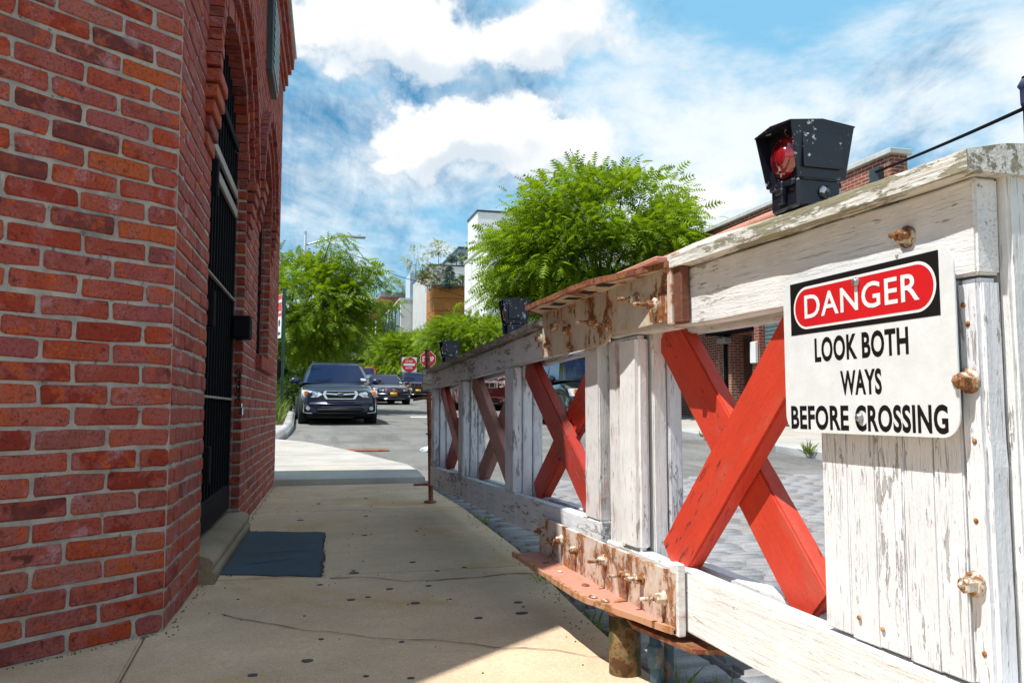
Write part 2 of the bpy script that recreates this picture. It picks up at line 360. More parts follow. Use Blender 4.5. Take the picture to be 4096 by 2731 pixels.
def m_glass(name, col=(.02, .025, .03), rough=0.05):
    m, nt, b = newmat(name); put(nt, b, col=col, rough=rough, spec=0.6, coat=0.15); return m
def m_car(name, col, metal=0.35):
    m, nt, b = newmat(name); v = objvec(nt); n = noi(nt, v, 700.0, 1.0)
    put(nt, b, col=mix(nt, mth(nt, 'MULTIPLY', n, 0.25), col, tuple(min(1, x * 1.8 + .01) for x in col)), rough=0.3, metal=metal, coat=1.0)
    b.inputs['Coat Roughness'].default_value = 0.04
    return m

M = {}
M['brick'] = m_brick('old_red_brick'); M['mortar'] = m_mortar('grey_mortar')
M['walk'] = m_concrete('sidewalk_concrete', (.62, .47, .32), (.48, .27, .10), 0.75)
M['apron'] = m_concrete('new_concrete', (.43, .41, .375), (.46, .40, .30), 0.35, 0.3)
M['kerb'] = m_concrete('kerb_stone', (.44, .45, .45), (.34, .30, .25), 0.4)
M['slate'] = m_concrete('slate_patch', (.055, .085, .115), (.045, .06, .06), 0.6, 0.35)
M['asphalt'] = m_asphalt('worn_asphalt', (.17, .166, .155)); M['crack'] = m_plain('crack_dirt', (.035, .03, .028), 0.95)
M['gum'] = m_plain('old_gum', (.075, .07, .075), 0.85)
M['cobble'] = m_concrete('granite_block', (.30, .30, .31), (.26, .22, .18), 0.4, 0.45); M['joint'] = m_concrete('sandy_joint', (.12, .11, .09), (.09, .08, .06), 0.5)
M['stone'] = m_concrete('sill_stone', (.30, .24, .17), (.16, .09, .03), 0.9)
M['white'] = m_wood('white_painted_wood', (.82, .82, .81), (.48, .45, .40), 0.27, 0.55, 0.6)
M['whitegrey'] = m_wood('worn_white_wood', (.76, .78, .82), (.42, .40, .38), 0.40, 0.6, 0.7)
M['panel'] = m_wood('white_board_wood', (.82, .83, .86), (.50, .48, .46), 0.33, 0.55, 0.8)
M['stained'] = m_wood('white_wood_red_stained', (.76, .75, .74), (.46, .42, .38), 0.30, 0.6, 0.5, (.40, .16, .12))
M['cap'] = m_wood('weathered_cap_wood', (.74, .73, .68), (.34, .32, .22), 0.52, 0.7, 0.8, (.25, .26, .10), 1.3, 0.7)
M['capgrey'] = m_wood('grey_cap_wood', (.54, .52, .46), (.30, .27, .21), 0.5, 0.8, 0.7, (.20, .20, .10), 1.2)
M['red'] = m_wood('red_painted_wood', (.62, .055, .026), (.13, .030, .02), 0.24, 0.5, 0.45, (.50, .085, .05), 0.30)
M['redworn'] = m_wood('worn_red_wood', (.42, .040, .028), (.22, .17, .12), 0.36, 0.5, 0.35, None, 0.3)
M['redpink'] = m_wood('pink_red_wood', (.52, .26, .21), (.30, .10, .08), 0.25, 0.7, 0.3, (.34, .06, .045))  # paler, pinker red with deeper red patches, for the middle far cross
M['bracket'] = m_rusty('cream_painted_steel', (.62, .56, .46), amount=0.46)
M['bracketlow'] = m_rusty('rusting_white_steel', (.70, .60, .53), (.40, .17, .075), 0.52)
M['salmon'] = m_rusty('faded_red_steel', (.56, .25, .19), (.36, .13, .06), 0.32)
M['darkwood'] = m_wood('rust_stained_wood', (.17, .065, .04), (.10, .045, .03), 0.4, 0.8, 0.5, (.28, .12, .05), 0.5)
M['rust'] = m_rusty('rust_steel', (.16, .042, .030), (.21, .058, .028), 0.5)
M['boltwhite'] = m_rusty('white_painted_bolt', (.70, .65, .57), (.34, .15, .05), 0.62, sc=3.0)
M['rustbolt'] = m_rusty('rusty_bolt', (.48, .25, .10), (.40, .16, .04), 0.7, sc=3.0)
M['edgerust'] = m_rusty('orange_edge_rust', (.54, .28, .18), (.40, .17, .06), 0.5)
M['greenpost'] = m_rusty('olive_post_paint', (.055, .062, .022), (.10, .05, .02), 0.4)
M['bluepipe'] = m_rusty('blue_conduit_paint', (.045, .12, .17), (.12, .07, .03), 0.25)
M['black'] = m_plain('black_iron', (.006, .007, .009), 0.8, 0.0, spec=0.10)
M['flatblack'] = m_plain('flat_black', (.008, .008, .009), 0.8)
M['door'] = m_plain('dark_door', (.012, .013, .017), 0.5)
M['greybar'] = m_plain('grey_flat_bar', (.30, .27, .24), 0.6, 0.1)
def m_lamp():
    m, nt, b = newmat('chipped_black_paint'); v = objvec(nt)
    n = noi(nt, v, 42.0, 6.0, 0.7); n2 = noi(nt, v, 12.0, 4.0)
    f = sst(nt, mth(nt, 'ADD', mth(nt, 'MULTIPLY', n, .7), mth(nt, 'MULTIPLY', n2, .45)), 0.66, 0.685)
    put(nt, b, col=mix(nt, f, (.010, .012, .020), (.55, .58, .62)), rough=0.32, spec=0.5, normal=bump(nt, mth(nt, 'ADD', n, f), 0.35, 0.002))
    return m
M['lamp'] = m_lamp()
M['lens'] = m_plain('red_lens', (.30, .004, .010), 0.08, 0.0, 0.1, 20.0, 0.8, 0.0, 1.0)
M['signwhite'] = m_plain('sign_white', (.72, .75, .76), 0.4, 0.0, 0.05, 20.0)
M['signred'] = m_plain('sign_red', (.60, .012, .016), 0.4, 0.0, 0.06)
M['signblack'] = m_plain('sign_black', (.007, .007, .008), 0.4)
M['letterwhite'] = m_plain('letter_white', (.80, .80, .80), 0.5, 0.0, 0.03)
M['steel'] = m_plain('galvanised_steel', (.42, .43, .44), 0.38, 0.8)
M['greenpole'] = m_plain('green_pole', (.035, .085, .07), 0.45, 0.3)
M['whitepole'] = m_plain('pale_pole', (.62, .64, .66), 0.5)
M['bark'] = m_plain('bark', (.06, .045, .035), 0.9, 0.0, 0.4, 12.0, 0.3, 0.6)
M['leafA'] = m_leaf('locust_leaf', (.045, .11, .004), (.27, .40, .012))
M['leafB'] = m_leaf('locust_leaf_yellow', (.07, .15, .006), (.25, .37, .016))
M['leafD'] = m_leaf('dark_leaf', (.025, .060, .008), (.085, .150, .014))
M['leafY'] = m_leaf('pale_leaf', (.22, .25, .08), (.36, .38, .14))
M['leafBlue'] = m_leaf('spruce_leaf', (.05, .10, .09), (.12, .20, .18))
M['leafP'] = m_leaf('purple_leaf', (.05, .035, .03), (.13, .17, .03))
M['flower'] = m_leaf('white_blossom', (.5, .5, .4), (.75, .75, .65))
M['grass'] = m_leaf('grass_blade', (.06, .11, .012), (.20, .27, .05))
M['carblue'] = m_car('dark_blue_car_paint', (.006, .011, .045)); M['cargrey'] = m_car('dark_slate_car_paint', (.008, .013, .036))
M['carblack'] = m_car('black_car_paint', (.006, .007, .012)); M['carred'] = m_car('red_car_paint', (.45, .035, .022), 0.1)
M['carmaroon'] = m_car('maroon_car_paint', (.11, .008, .010)); M['carwhite'] = m_car('white_car_paint', (.70, .71, .72), 0.0)
M['glass'] = m_glass('car_glass', (.006, .010, .035)); M['winglass'] = m_glass('window_glass', (.05, .075, .085), 0.08)
M['palegl'] = m_glass('pale_glass', (.30, .42, .50), 0.1)
M['tyre'] = m_plain('tyre_rubber', (.012, .012, .013), 0.8); M['chrome'] = m_plain('chrome', (.75, .76, .78), 0.12, 1.0, 0.05)
M['headlight'] = m_glass('headlight_glass', (.55, .58, .62), 0.08); M['amber'] = m_plain('amber_lens', (.75, .22, .03), 0.2)
M['plate'] = m_plain('yellow_plate', (.70, .38, .02), 0.5); M['paper'] = m_plain('sticker_paper', (.55, .6, .55), 0.6)
M['wallwhite'] = m_plain('white_stucco', (.74, .74, .72), 0.8, 0, 0.05, 0.6); M['wallpale'] = m_plain('pale_grey_brickface', (.55, .55, .53), 0.85, 0, 0.08, 0.8)
M['wallgrey'] = m_plain('grey_block', (.26, .29, .34), 0.8, 0, 0.06, 0.8); M['coping'] = m_plain('stone_coping', (.50, .51, .48), 0.8)
M['orange'] = m_wood('orange_cedar_panel', (.44, .17, .030), (.34, .12, .02), 0.35, 0.6, 0.1, None, 0.1, 0.12)
M['farbrick'] = m_brickwall('far_red_brick', (.30, .085, .05), (.24, .07, .045), (.30, .19, .15), 1.6)
M['rbrick'] = m_brickwall('garage_red_brick', (.30, .075, .040), (.21, .06, .038), (.42, .36, .30), 1.0, (.50, .36, .25))
M['darkframe'] = m_plain('dark_window_frame', (.03, .045, .05), 0.4); M['roller'] = m_plain('roller_door_steel', (.16, .24, .25), 0.45, 0.4)
M['gritm'] = m_plain('leaf_crumbs', (.17, .11, .055), 0.95, 0, 0.4, 9.0); M['soil'] = m_plain('soil', (.09, .07, .045), 0.95, 0, 0.3, 3.0); M['ground'] = m_plain('ground_dirt', (.16, .14, .10), 0.95, 0, 0.2, 0.3)
M['cloth'] = m_plain('grey_cloth', (.55, .58, .66), 0.8); M['navy'] = m_plain('navy_cloth', (.03, .04, .10), 0.8); M['skin'] = m_plain('skin', (.42, .25, .17), 0.6)
M['orangesign'] = m_plain('orange_sign', (.80, .20, .01), 0.5, 0, 0.05)

# ------------------------------------------------------------------ ground, street, pavements
def strip_mesh(xs_fn, ys, dz, nx=2):
    mb = MB(); rows = []
    for y in ys:
        x0, x1 = xs_fn(y); rows.append([(x0 + (x1 - x0) * i / nx, y, gz(y) + dz) for i in range(nx + 1)])
    w = nx + 1
    mb.add([p for r in rows for p in r], [(j * w + i, j * w + i + 1, (j + 1) * w + i + 1, (j + 1) * w + i) for j in range(len(rows) - 1) for i in range(nx)])
    return mb
YS = [-60, -5, 7, 8, 9, 10, 11.5, 13, 14, 16, 18, 20, 30, 43, 52, 60, 75, 100, 150, 400]
strip_mesh(lambda y: (-400, 400), YS, -0.16).build('ground', M['ground'], kind='structure')

# the side of the sidewalk that borders the cobbled street
def walk_edge(y):
    return float(np.interp(y, [-4, 0, 2.6, 4.35, 6.33, 8.7], [.93, .95, 1.01, 1.19, 1.28, 1.31]))
walk = bpy.data.objects.new('sidewalk', None); link(walk); tag(walk, kind='structure')
def slab(poly, m, z=0.0, th=0.15, gap=0.004, name='slab'):
    """one cast flag of the pavement, edges eased and joints left open"""
    bm = bmesh.new(); cx = sum(p[0] for p in poly) / len(poly); cy = sum(p[1] for p in poly) / len(poly)
    vs = []
    for p in poly:
        d = Vector((p[0] - cx, p[1] - cy, 0)); L = d.length; d *= (L - gap * 1.4) / L
        vs.append(bm.verts.new((cx + d.x, cy + d.y, z if not callable(z) else z(cy + d.y))))
    f = bm.faces.new(vs)
    if f.normal.z < 0: f.normal_flip()
    r = bmesh.ops.extrude_face_region(bm, geom=[f]); 
    for v in [g for g in r['geom'] if isinstance(g, bmesh.types.BMVert)]: v.co.z -= 0.0
    top = [g for g in r['geom'] if isinstance(g, bmesh.types.BMFace)]
    for v in [v for v in bm.verts if v not in set(top[0].verts)]: v.co.z -= th
    bmesh.ops.recalc_face_normals(bm, faces=bm.faces[:])
    bmesh.ops.bevel(bm, geom=[e for e in top[0].edges], offset=0.007, segments=2, affect='EDGES')
    mb = MB(); mb.bm(bm); return mb.build(name, m, walk)
def wx(y): return -.416 + .0394 * (y - 3.085)     # side wall of the brick building
J1, J2, J3 = 3.93, 6.42, 8.62
def right(y0, y1, n=5): return [(walk_edge(y0 + (y1 - y0) * i / n), y0 + (y1 - y0) * i / n) for i in range(n + 1)]
slab([(-.30, -3.2), *right(-3.2, J1, 9), (wx(J1) - .1, J1), (-.47, 3.04)], M['walk'])
slab([(-4.5, -3.2), (-.30, -3.2), (-.47, 3.04), (-.60, 3.04), (-4.5, -.25)], M['walk'])
slab([(-.5, J1), *right(J1, J2), (-.45, J2)], M['walk'], -.0005)
slab([(-.5, J2), *right(J2, J3), (-.45, J3)], M['walk'], -.001)
# the bright newer pavement beyond the corner, rising with the street
def apron_edge(y): return float(np.interp(y, [8.62, 9.2, 9.9, 10.7, 11.6, 12.5, 13.3, 13.9], [1.33, 1.36, 1.31, 1.06, .80, .48, .15, -.36]))
ys = [J3, 9.9, 11.2, 12.55, 13.9]
for k in range(4):
    a, b2 = ys[k], ys[k + 1]; n = 4
    e = [(apron_edge(a + (b2 - a) * i / n), a + (b2 - a) * i / n) for i in range(n + 1)]
    for xa, xb in ((-6.0, -3.2), (-3.2, -1.6)): slab([(xa, a), (xb, a), (xb, b2), (xa, b2)], M['apron'], gz)
    slab([(-1.6, a), *e, (-1.6, b2)], M['apron'], gz)
slab([(-6.0, 13.9), (-.42, 13.9), (-.30, 15.6), (-.22, 17.4), (-6, 17.4)], M['apron'], gz)
# kerb stones on the left side of the street
for i in range(9):
    y0 = 13.95 + i * 1.9; y1 = y0 + 1.88
    xk = lambda y: float(np.interp(y, [13.9, 15.5, 18, 31], [-.36, -.16, -.02, .02]))
    mb = MB(); bm = bmesh.new(); bmesh.ops.create_cube(bm, size=1.0)
    for v in bm.verts:
        y = y1 if v.co.y > 0 else y0; v.co = Vector((xk(y) + (0.0 if v.co.x > 0 else -.20), y, gz(y) + (.015 if v.co.z > 0 else -.30)))
    bmesh.ops.bevel(bm, geom=bm.edges[:], offset=0.03, segments=2, affect='EDGES'); mb.bm(bm, None, True)
    mb.build('kerb_stone', M['kerb'], walk)
# asphalt road between the kerbs
strip_mesh(lambda y: (float(np.interp(y, [8.3, 8.62, 13.9, 15.5, 18], [.9, .95, -.45, -.2, -.05])), 7.5), [8.3, 8.62, 9.2, 9.9, 10.7, 11.6, 12.5, 13.3, 13.9, 14.5, 15.5, 17, 18, 20, 25, 30, 36, 43, 52, 60, 75, 100, 150], -0.130, 8).build('road', M['asphalt'], kind='structure')
mb = strip_mesh(lambda y: (3.2, 7.45), [23.5, 23.95], -0.125, 2); mb.build('road_marking', M['letterwhite'], kind='structure', label='white stop line painted across the asphalt')
pl_ = MB(); pl_.bbox(.62, 1.42, 12.85, 13.35, gz(13.1) - .145, gz(13.1) - .118, .006); o = pl_.build('iron_cover', M['rust']); o.rotation_euler.x = 0; tag(o, 'rusty rectangular iron cover set in the asphalt in front of the parked wagon', 'cover')
lt = MB(); bm = bmesh.new(); bmesh.ops.create_icosphere(bm, subdivisions=2, radius=.075)
for v in bm.verts: v.co = Vector((v.co.x * 1.5, v.co.y * .8, max(-.03, v.co.z * .75))) * (1 + .35 * noise.noise(v.co * 30))
lt.bm(bm, Matrix.Translation((1.98, 12.7, gz(12.7) - .10))); o = lt.build('litter', M['signwhite']); tag(o, 'crumpled pale scrap of litter lying on the asphalt', 'litter')
# pavement on the right side, along the garage
rw = bpy.data.objects.new('pavement', None); link(rw); tag(rw, kind='structure')
for i in range(26):
    y0 = 2 + i * 2.0
    mb = MB(); bm = bmesh.new(); bmesh.ops.create_cube(bm, size=1.0)
    for v in bm.verts:
        y = y0 + 1.99 if v.co.y > 0 else y0; v.co = Vector((10.5 if v.co.x > 0 else 7.78, y, gz(y) + (.0 if v.co.z > 0 else -.3)))
    bmesh.ops.bevel(bm, geom=bm.edges[:], offset=0.012, segments=1, affect='EDGES'); mb.bm(bm); mb.build('slab', M['apron'], rw)
    mb = MB(); bm = bmesh.new(); bmesh.ops.create_cube(bm, size=1.0)
    for v in bm.verts:
        y = y0 + 1.98 if v.co.y > 0 else y0; v.co = Vector((7.775 if v.co.x > 0 else 7.55 + random.uniform(-.02, .02), y, gz(y) + (-.005 if v.co.z > 0 else -.3)))
    bmesh.ops.bevel(bm, geom=bm.edges[:], offset=0.025, segments=1, affect='EDGES'); mb.bm(bm); mb.build('kerb_stone', M['kerb'], rw)

# slate-coloured patch by the doorway, cracks and old gum on the near pavement
def patch(poly, z, name, m, parent, th=.004):
    mb = MB(); mb.prism(poly, z, z + th); return mb.build(name, m, parent)
pp = []
for (a, b3) in (((-.335, 4.07), (.135, 3.885)), ((.135, 3.885), (.197, 5.27)), ((.197, 5.27), (-.29, 5.45)), ((-.29, 5.45), (-.335, 4.07))):
    for i in range(9):
        t = i / 9; pp.append((a[0] + (b3[0] - a[0]) * t + random.uniform(-.008, .008), a[1] + (b3[1] - a[1]) * t + random.uniform(-.012, .012)))
patch(pp, 0.0, 'slate_patch', M['slate'], walk, .005)
patch([(.145, 3.885), (.235, 3.87), (.30, 5.24), (.207, 5.27)], -.003, 'mortar_strip', M['walk'], walk, .0055)
def crack(pts, w=.004, z=.0035):
    mb = MB(); P = []
    for i in range(len(pts) - 1):
        a, b4 = Vector(pts[i]), Vector(pts[i + 1]); n = max(2, int((b4 - a).length / .05))
        for k in range(n): P.append(a.lerp(b4, k / n) + Vector((random.uniform(-.008, .008), random.uniform(-.012, .012))))
    P.append(Vector(pts[-1])); L = []; Rr = []
    for i, p in enumerate(P):
        t = (P[min(i + 1, len(P) - 1)] - P[max(0, i - 1)]).normalized(); nrm = Vector((-t.y, t.x)); ww = w * random.uniform(.3, 1.0)
        L.append((p.x + nrm.x * ww, p.y + nrm.y * ww, z)); Rr.append((p.x - nrm.x * ww, p.y - nrm.y * ww, z))
    n = len(P); mb.add(L + Rr, [(i, i + 1, n + i + 1, n + i) for i in range(n - 1)]); mb.build('crack', M['crack'], walk)
crack([(-.24, 3.28), (-.05, 3.06), (.12, 2.93), (.30, 2.79), (.47, 2.73), (.62, 2.62), (.80, 2.53), (.93, 2.42)], .003)
crack([(.17, 3.86), (.34, 3.83), (.48, 3.70), (.62, 3.68), (.80, 3.70), (.95, 3.74), (1.10, 3.72)], .006)
crack([(-.15, 4.55), (-.02, 4.62), (.06, 4.60)], .006, .0065); crack([(-.2, 4.28), (-.06, 4.33), (.02, 4.36)], .007, .0065)
crack([(.13, 3.89), (.16, 4.5), (.195, 5.2)], .008, .0065)
mb = MB()
for (x, y, r) in [(.05, 2.62, .014), (.47, 3.28, .016), (.40, 3.56, .013), (.57, 3.58, .011), (.28, 3.95, .017), (.58, 4.15, .013), (.23, 3.40, .014), (.30, 3.43, .009), (.66, 2.99, .012), (.86, 3.19, .013), (.83, 3.02, .018), (.12, 3.72, .01), (.28, 4.0, .008), (.66, 3.9, .010), (.80, 3.95, .010), (.1, 2.85, .007), (.35, 2.75, .007), (-.1, 2.52, .012), (.21, 2.43, .007), (.33, 2.38, .008), (.42, 5.1, .012), (.75, 5.2, .009), (.2, 6.9, .015), (.6, 7.2, .014), (.05, 5.9, .02), (.5, 6.0, .012)] + [(random.uniform(-.3, 1.0), random.uniform(1.9, 8.0), random.uniform(.002, .005)) for _ in range(45)]:
    n = 9; ph = random.random() * 6; ring = [(x + r * 1.25 * math.cos(2 * math.pi * k / n + ph) * random.uniform(.8, 1.15), y + r * math.sin(2 * math.pi * k / n + ph) * random.uniform(.8, 1.15)) for k in range(n)]
    mb.prism(ring, .0005, .0032)
o = mb.build('old_gum', M['gum']); tag(o, 'dark spots of trodden chewing gum scattered on the tan sidewalk', 'gum', kind='stuff')

mb = MB(); rg = random.Random(5)
def crumb(x, y, r):
    n = rg.choice((4, 5, 6)); ph = rg.random() * 6; h = rg.uniform(.001, .004)
    p = [(x + r * rg.uniform(.5, 1.2) * math.cos(2 * math.pi * k / n + ph), y + r * rg.uniform(.5, 1.2) * math.sin(2 * math.pi * k / n + ph)) for k in range(n)]; mb.prism(p, .0005, .001 + h)
for _ in range(230):
    y = rg.uniform(3.0, 8.6); x = -.416 + .0394 * (y - 3.085) + .01 + abs(rg.gauss(0, .016)) + (.075 if 3.85 < y < 5.5 else 0); crumb(x, y, rg.uniform(.0015, .005))
for _ in range(90):
    t = rg.random(); d = abs(rg.gauss(0, .008)); crumb(-.416 - .766 * t + .643 * (d + .01), 3.085 - .643 * t - .766 * (d + .004), rg.uniform(.001, .004))
for _ in range(160):
    y = rg.uniform(1.8, 8.4); crumb(walk_edge(y) - abs(rg.gauss(0, .05)) - .01, y, rg.uniform(.001, .004))
for _ in range(90): crumb(rg.uniform(-.3, 1.0), rg.uniform(1.9, 8.4), rg.uniform(.001, .0035))
o = mb.build('grit', M['gritm']); tag(o, 'brown grit and leaf crumbs lying along the wall foot and the sidewalk edge', 'grit', kind='stuff')

# ------------------------------------------------------------------ cobbled street behind the gate
cob = strip_mesh(lambda y: (0.9, 9.6), [-4, 0, 3, 6, 7, 8.55], -0.105).build('cobbled_street', M['joint'], kind='structure')
def block_mesh(l, w, h, r):
    bm = bmesh.new(); bmesh.ops.create_cube(bm, size=1.0)
    for v in bm.verts: v.co = Vector((v.co.x * l * r.uniform(.90, 1.0), v.co.y * w * r.uniform(.88, 1.0), v.co.z * h + (r.uniform(-.006, .006) if v.co.z > 0 else 0)))
    bmesh.ops.bevel(bm, geom=[e for e in bm.edges if all(v.co.z > 0 for v in e.verts)], offset=.014, segments=2, affect='EDGES')
    mb = MB(); mb.bm(bm, None, True); return mb
rr = random.Random(3)
protos = [block_mesh(.25, .115, .12, rr) for _ in range(14)]; pm_ = [p.mesh('cobble', M['cobble']) for p in protos]
def tocam(p):
    d = Vector(p) - Vector((0, 0, .75)); f = Vector((math.sin(YAW) * math.cos(PITCH), math.cos(YAW) * math.cos(PITCH), math.sin(PITCH))); r = Vector((math.cos(YAW), -math.sin(YAW), 0)); u = r.cross(f)
    z = d.dot(f); return (2048 + 3300 * d.dot(r) / max(z, .01), 1365.5 - 3300 * d.dot(u) / max(z, .01), z)
cells = []
y = 1.3; row = 0
while y < 8.55:
    x = walk_edge(y) + .03 + (0.13 if row % 2 else 0) * rr.random()
    while x < 9.4:
        cells.append((x + .128, y + rr.uniform(-.006, .006), rr.uniform(-.03, .03))); x += .265
    y += .128; row += 1
def vis(c):
    u, v, z = tocam((c[0], c[1], -.05)); 
    if z < .3 or not (1750 < u < 4000 and v < 2731): return 0
    ok = (u < 2420) or (2640 < u < 3290 and v < 2420) or (2600 < u < 3150 and v > 2580)
    return (1 / z ** 3) if ok else 0
cells.sort(key=vis, reverse=True)
stuffmb = MB()
for i, c in enumerate(cells):
    z = gz(c[1]) - .105 + (.012 if c[0] < 1.6 else 0) + rr.uniform(-.006, .006)
    if i < 300 and vis(c) > 0:
        o = bpy.data.objects.new('cobble', rr.choice(pm_)); link(o, cob); o.location = (c[0], c[1], z); o.rotation_euler = (rr.uniform(-.03, .03), rr.uniform(-.03, .03), c[2])
    else:
        p = rr.choice(protos); Mx = Matrix.Translation((c[0], c[1], z)) @ Matrix.Rotation(c[2], 4, 'Z'); stuffmb.add([Mx @ Vector(v) for v in p.v], p.f, True)
o = stuffmb.build('cobbles', M['cobble'], cob, kind='stuff')

# ------------------------------------------------------------------ the old brick building on the left
P0 = Vector((-.416, 3.085, 0)); dF = Vector((-.766, -.643, 0)).normalized(); nF = Vector((-dF.y, dF.x, 0)); nF = nF if nF.y < 0 else -nF
dS = Vector((.0394, 1, 0)).normalized(); nS = Vector((dS.y, -dS.x, 0))
SL = 5.77; HT = 4.12; CO = .0695; JT = .0122
bld = thing('brick_building', 'old red brick corner building with arched doorway and black iron gate, left of the sidewalk', 'building', (P0.x, P0.y, 0))
IB = Matrix.Translation((-P0.x, -P0.y, 0))
def wallM(d, n, s=0.0, z=0.0, off=0.0):
    """local x along the wall, local y outwards, local z up (relative to the building's own origin)"""
    m = Matrix.Identity(4)
    m.col[0] = (*d, 0); m.col[1] = (*n, 0); m.col[2] = (0, 0, 1, 0); p = d * s + n * off; m.col[3] = (p.x, p.y, z, 1); return m
def brick_mesh(w, h=.0575, dep=.05, k=3, r=random, rough=.0032, rad=.007):
    """face towards +y at y=0, outline worn uneven, 12 points round the arris"""
    out = []
    def pt(x, z): out.append((x + r.uniform(-rough, rough), z + r.uniform(-rough, rough)))
    c = rad * r.uniform(.5, 1.6)
    pt(c, 0); pt(w * r.uniform(.4, .6), 0) if k > 2 else None; pt(w - c, 0); pt(w, c); pt(w, h - c); pt(w - c, h)
    if k > 2: pt(w * r.uniform(.4, .6), h)
    pt(c, h); pt(0, h - c); pt(0, c)
    n = len(out); cx, cz = w / 2, h / 2; e = .0045
    def ins(p): return (p[0] + (e if p[0] < cx else -e), p[1] + (e if p[1] < cz else -e))
    ty = r.uniform(-.0015, .0015); vs = [(ins(p)[0], ty + r.uniform(-.0006, .0006), ins(p)[1]) for p in out] + [(p[0], -.004, p[1]) for p in out] + [(p[0], -dep, p[1]) for p in out]
    fs = [tuple(reversed(range(n)))][:1]
    fs = [tuple(range(n))]
    for a in range(2):
        for i in range(n): j = (i + 1) % n; fs.append((a * n + i, (a + 1) * n + i, (a + 1) * n + j, a * n + j))
    mb = MB(); mb.add(vs, fs); return mb
br = random.Random(11)
bank = {w: [brick_mesh(w, r=br) for _ in range(14)] for w in (.212, .0998)}
bankm = {w: [b.mesh('brick', M['brick']) for b in v] for w, v in bank.items()}
singles = [0]; stuff = MB()
def lay(d, n, s, z, w, single, off=0.0):
    key = min(bank, key=lambda k: abs(k - w)); Mw = wallM(d, n, s, z + br.uniform(-.0015, .0015), off + br.uniform(-.002, .002))
    if single and singles[0] < 292:
        singles[0] += 1
        o = bpy.data.objects.new('brick', br.choice(bankm[key])); link(o, bld); o.matrix_local = Mw @ Matrix.Diagonal((w / key, 1, 1, 1))
    else:
        b = br.choice(bank[key]); Mm = Mw @ Matrix.Diagonal((w / key, 1, 1, 1)); stuff.add([Mm @ Vector(v) for v in b.v], b.f)
# door: 0.80..2.37 along the side wall; springing at 2.24, segmental head; window: 3.32..4.56
D0, D1, DSP, DR = .795, 2.36, 2.22, .86
W0, W1, WZ0, WSP, WR = 3.31, 4.52, 1.17, 2.42, .66
def arch_z(s, a, b, sp, rise): 
    t = (s - (a + b) / 2) / ((b - a) / 2); return sp + rise * math.sqrt(max(0, 1 - t * t))
DRI, WRI = .62, .50
def hole(s, z):
    """width of the opening at height z"""
    r = []
    for (a, b, z0, sp, ri) in ((D0, D1, -.1, DSP, DRI), (W0, W1, WZ0, WSP, WRI)):
        if z0 <= z <= sp: r.append((a, b))
        elif sp < z < sp + ri + .28:
            ri2 = ri + .25; hw = (b - a) / 2 + .25; t = (z - sp) / ri2
            if t < 1: h = hw * math.sqrt(1 - t * t); r.append(((a + b) / 2 - h, (a + b) / 2 + h))
    return r
def fill(d, n, a, b, z, lead, single, off=0.0):
    s = a; first = True
    while s < b - .02:
        w = lead if first else .224; first = False
        w += br.uniform(-.006, .006)
        if s + w > b - .05: w = b - s
        lay(d, n, s, z, w - JT, single(s, z), off); s += w
nc = int(HT / CO) + 1
for k in range(-1, nc):
    z = k * CO + .004
    if z < 2.9: fill(dF, nF, .004, 1.5, z, .224 if k % 2 else .112, lambda s, zz: s < .80 and zz < 2.3)
for k in range(-1, nc):
    z = k * CO + .004; segs = [(0.006, SL)]
    for (a, b) in hole(0, z + .03):
        ns = []
        for (p, q) in segs:
            if a > p: ns.append((p, min(a, q)))
            if b < q: ns.append((max(b, p), q))
        segs = [g for g in ns if g[1] - g[0] > .03]
    for (p, q) in segs: fill(dS, nS, p, q, z, .112 if k % 2 else .224, lambda s, zz: s < .80 and zz < 2.7)
# brick reveals of the door and window (sides of the openings)
for (s, z0, z1, dep) in ((D1, .12, DSP + .05, .30), (W1, WZ0, WSP + .05, .14), (D0, .12, DSP, .30)):
    for k in range(int(z0 / CO), int(z1 / CO)):
        z = k * CO + .004; a = -.055
        while a > -dep:
            w = min(.0963 if k % 2 else .203, a + dep)
            if w < .02: break
            mb = br.choice(bank[.0998]); d2 = -nS; n2 = -dS if s != D0 else dS
            Mw = wallM(d2, n2, 0, z); off = dS * (s + (-.007 if s != D0 else .007)) + nS * a
            Mw = Matrix.Translation(off) @ Mw @ Matrix.Diagonal((w / .0998, .6, 1, 1)); stuff.add([Mw @ Vector(v) for v in mb.v], mb.f); a -= w + JT
# arches: rings of headers, each ring prouder than the one below
arch = MB()
def ring(c, sp, hw, rise, r0, r1, off, n, depth=.10, t0=0.0, t1=math.pi):
    for i in range(n):
        a0 = t0 + (t1 - t0) * (i + .06) / n; a1 = t0 + (t1 - t0) * (i + .94) / n; vs = []
        j = br.uniform(-.004, .004)
        for yy in (off + j, off - depth):
            for (a, rr_) in ((a0, r0), (a1, r0), (a1, r1), (a0, r1)):
                vs.append(dS * (c + (hw + rr_) * math.cos(a)) + nS * yy + Vector((0, 0, sp + (rise + rr_) * math.sin(a))))
        arch.add(vs, [(0, 1, 2, 3), (7, 6, 5, 4), (0, 4, 5, 1), (1, 5, 6, 2), (2, 6, 7, 3), (3, 7, 4, 0)])
cD = (D0 + D1) / 2; hD = (D1 - D0) / 2
ring(cD, DSP, hD, DRI, -.014, .085, .004, 34, .26); ring(cD, DSP, hD, DRI, .092, .168, .030, 40); ring(cD, DSP, hD, DRI, .175, .25, .058, 46)
cW = (W0 + W1) / 2; hW = (W1 - W0) / 2
ring(cW, WSP, hW, WRI, -.014, .085, .004, 26, .16); ring(cW, WSP, hW, WRI, .092, .168, .022, 32); ring(cW, WSP, hW, WRI, .175, .25, .050, 36)
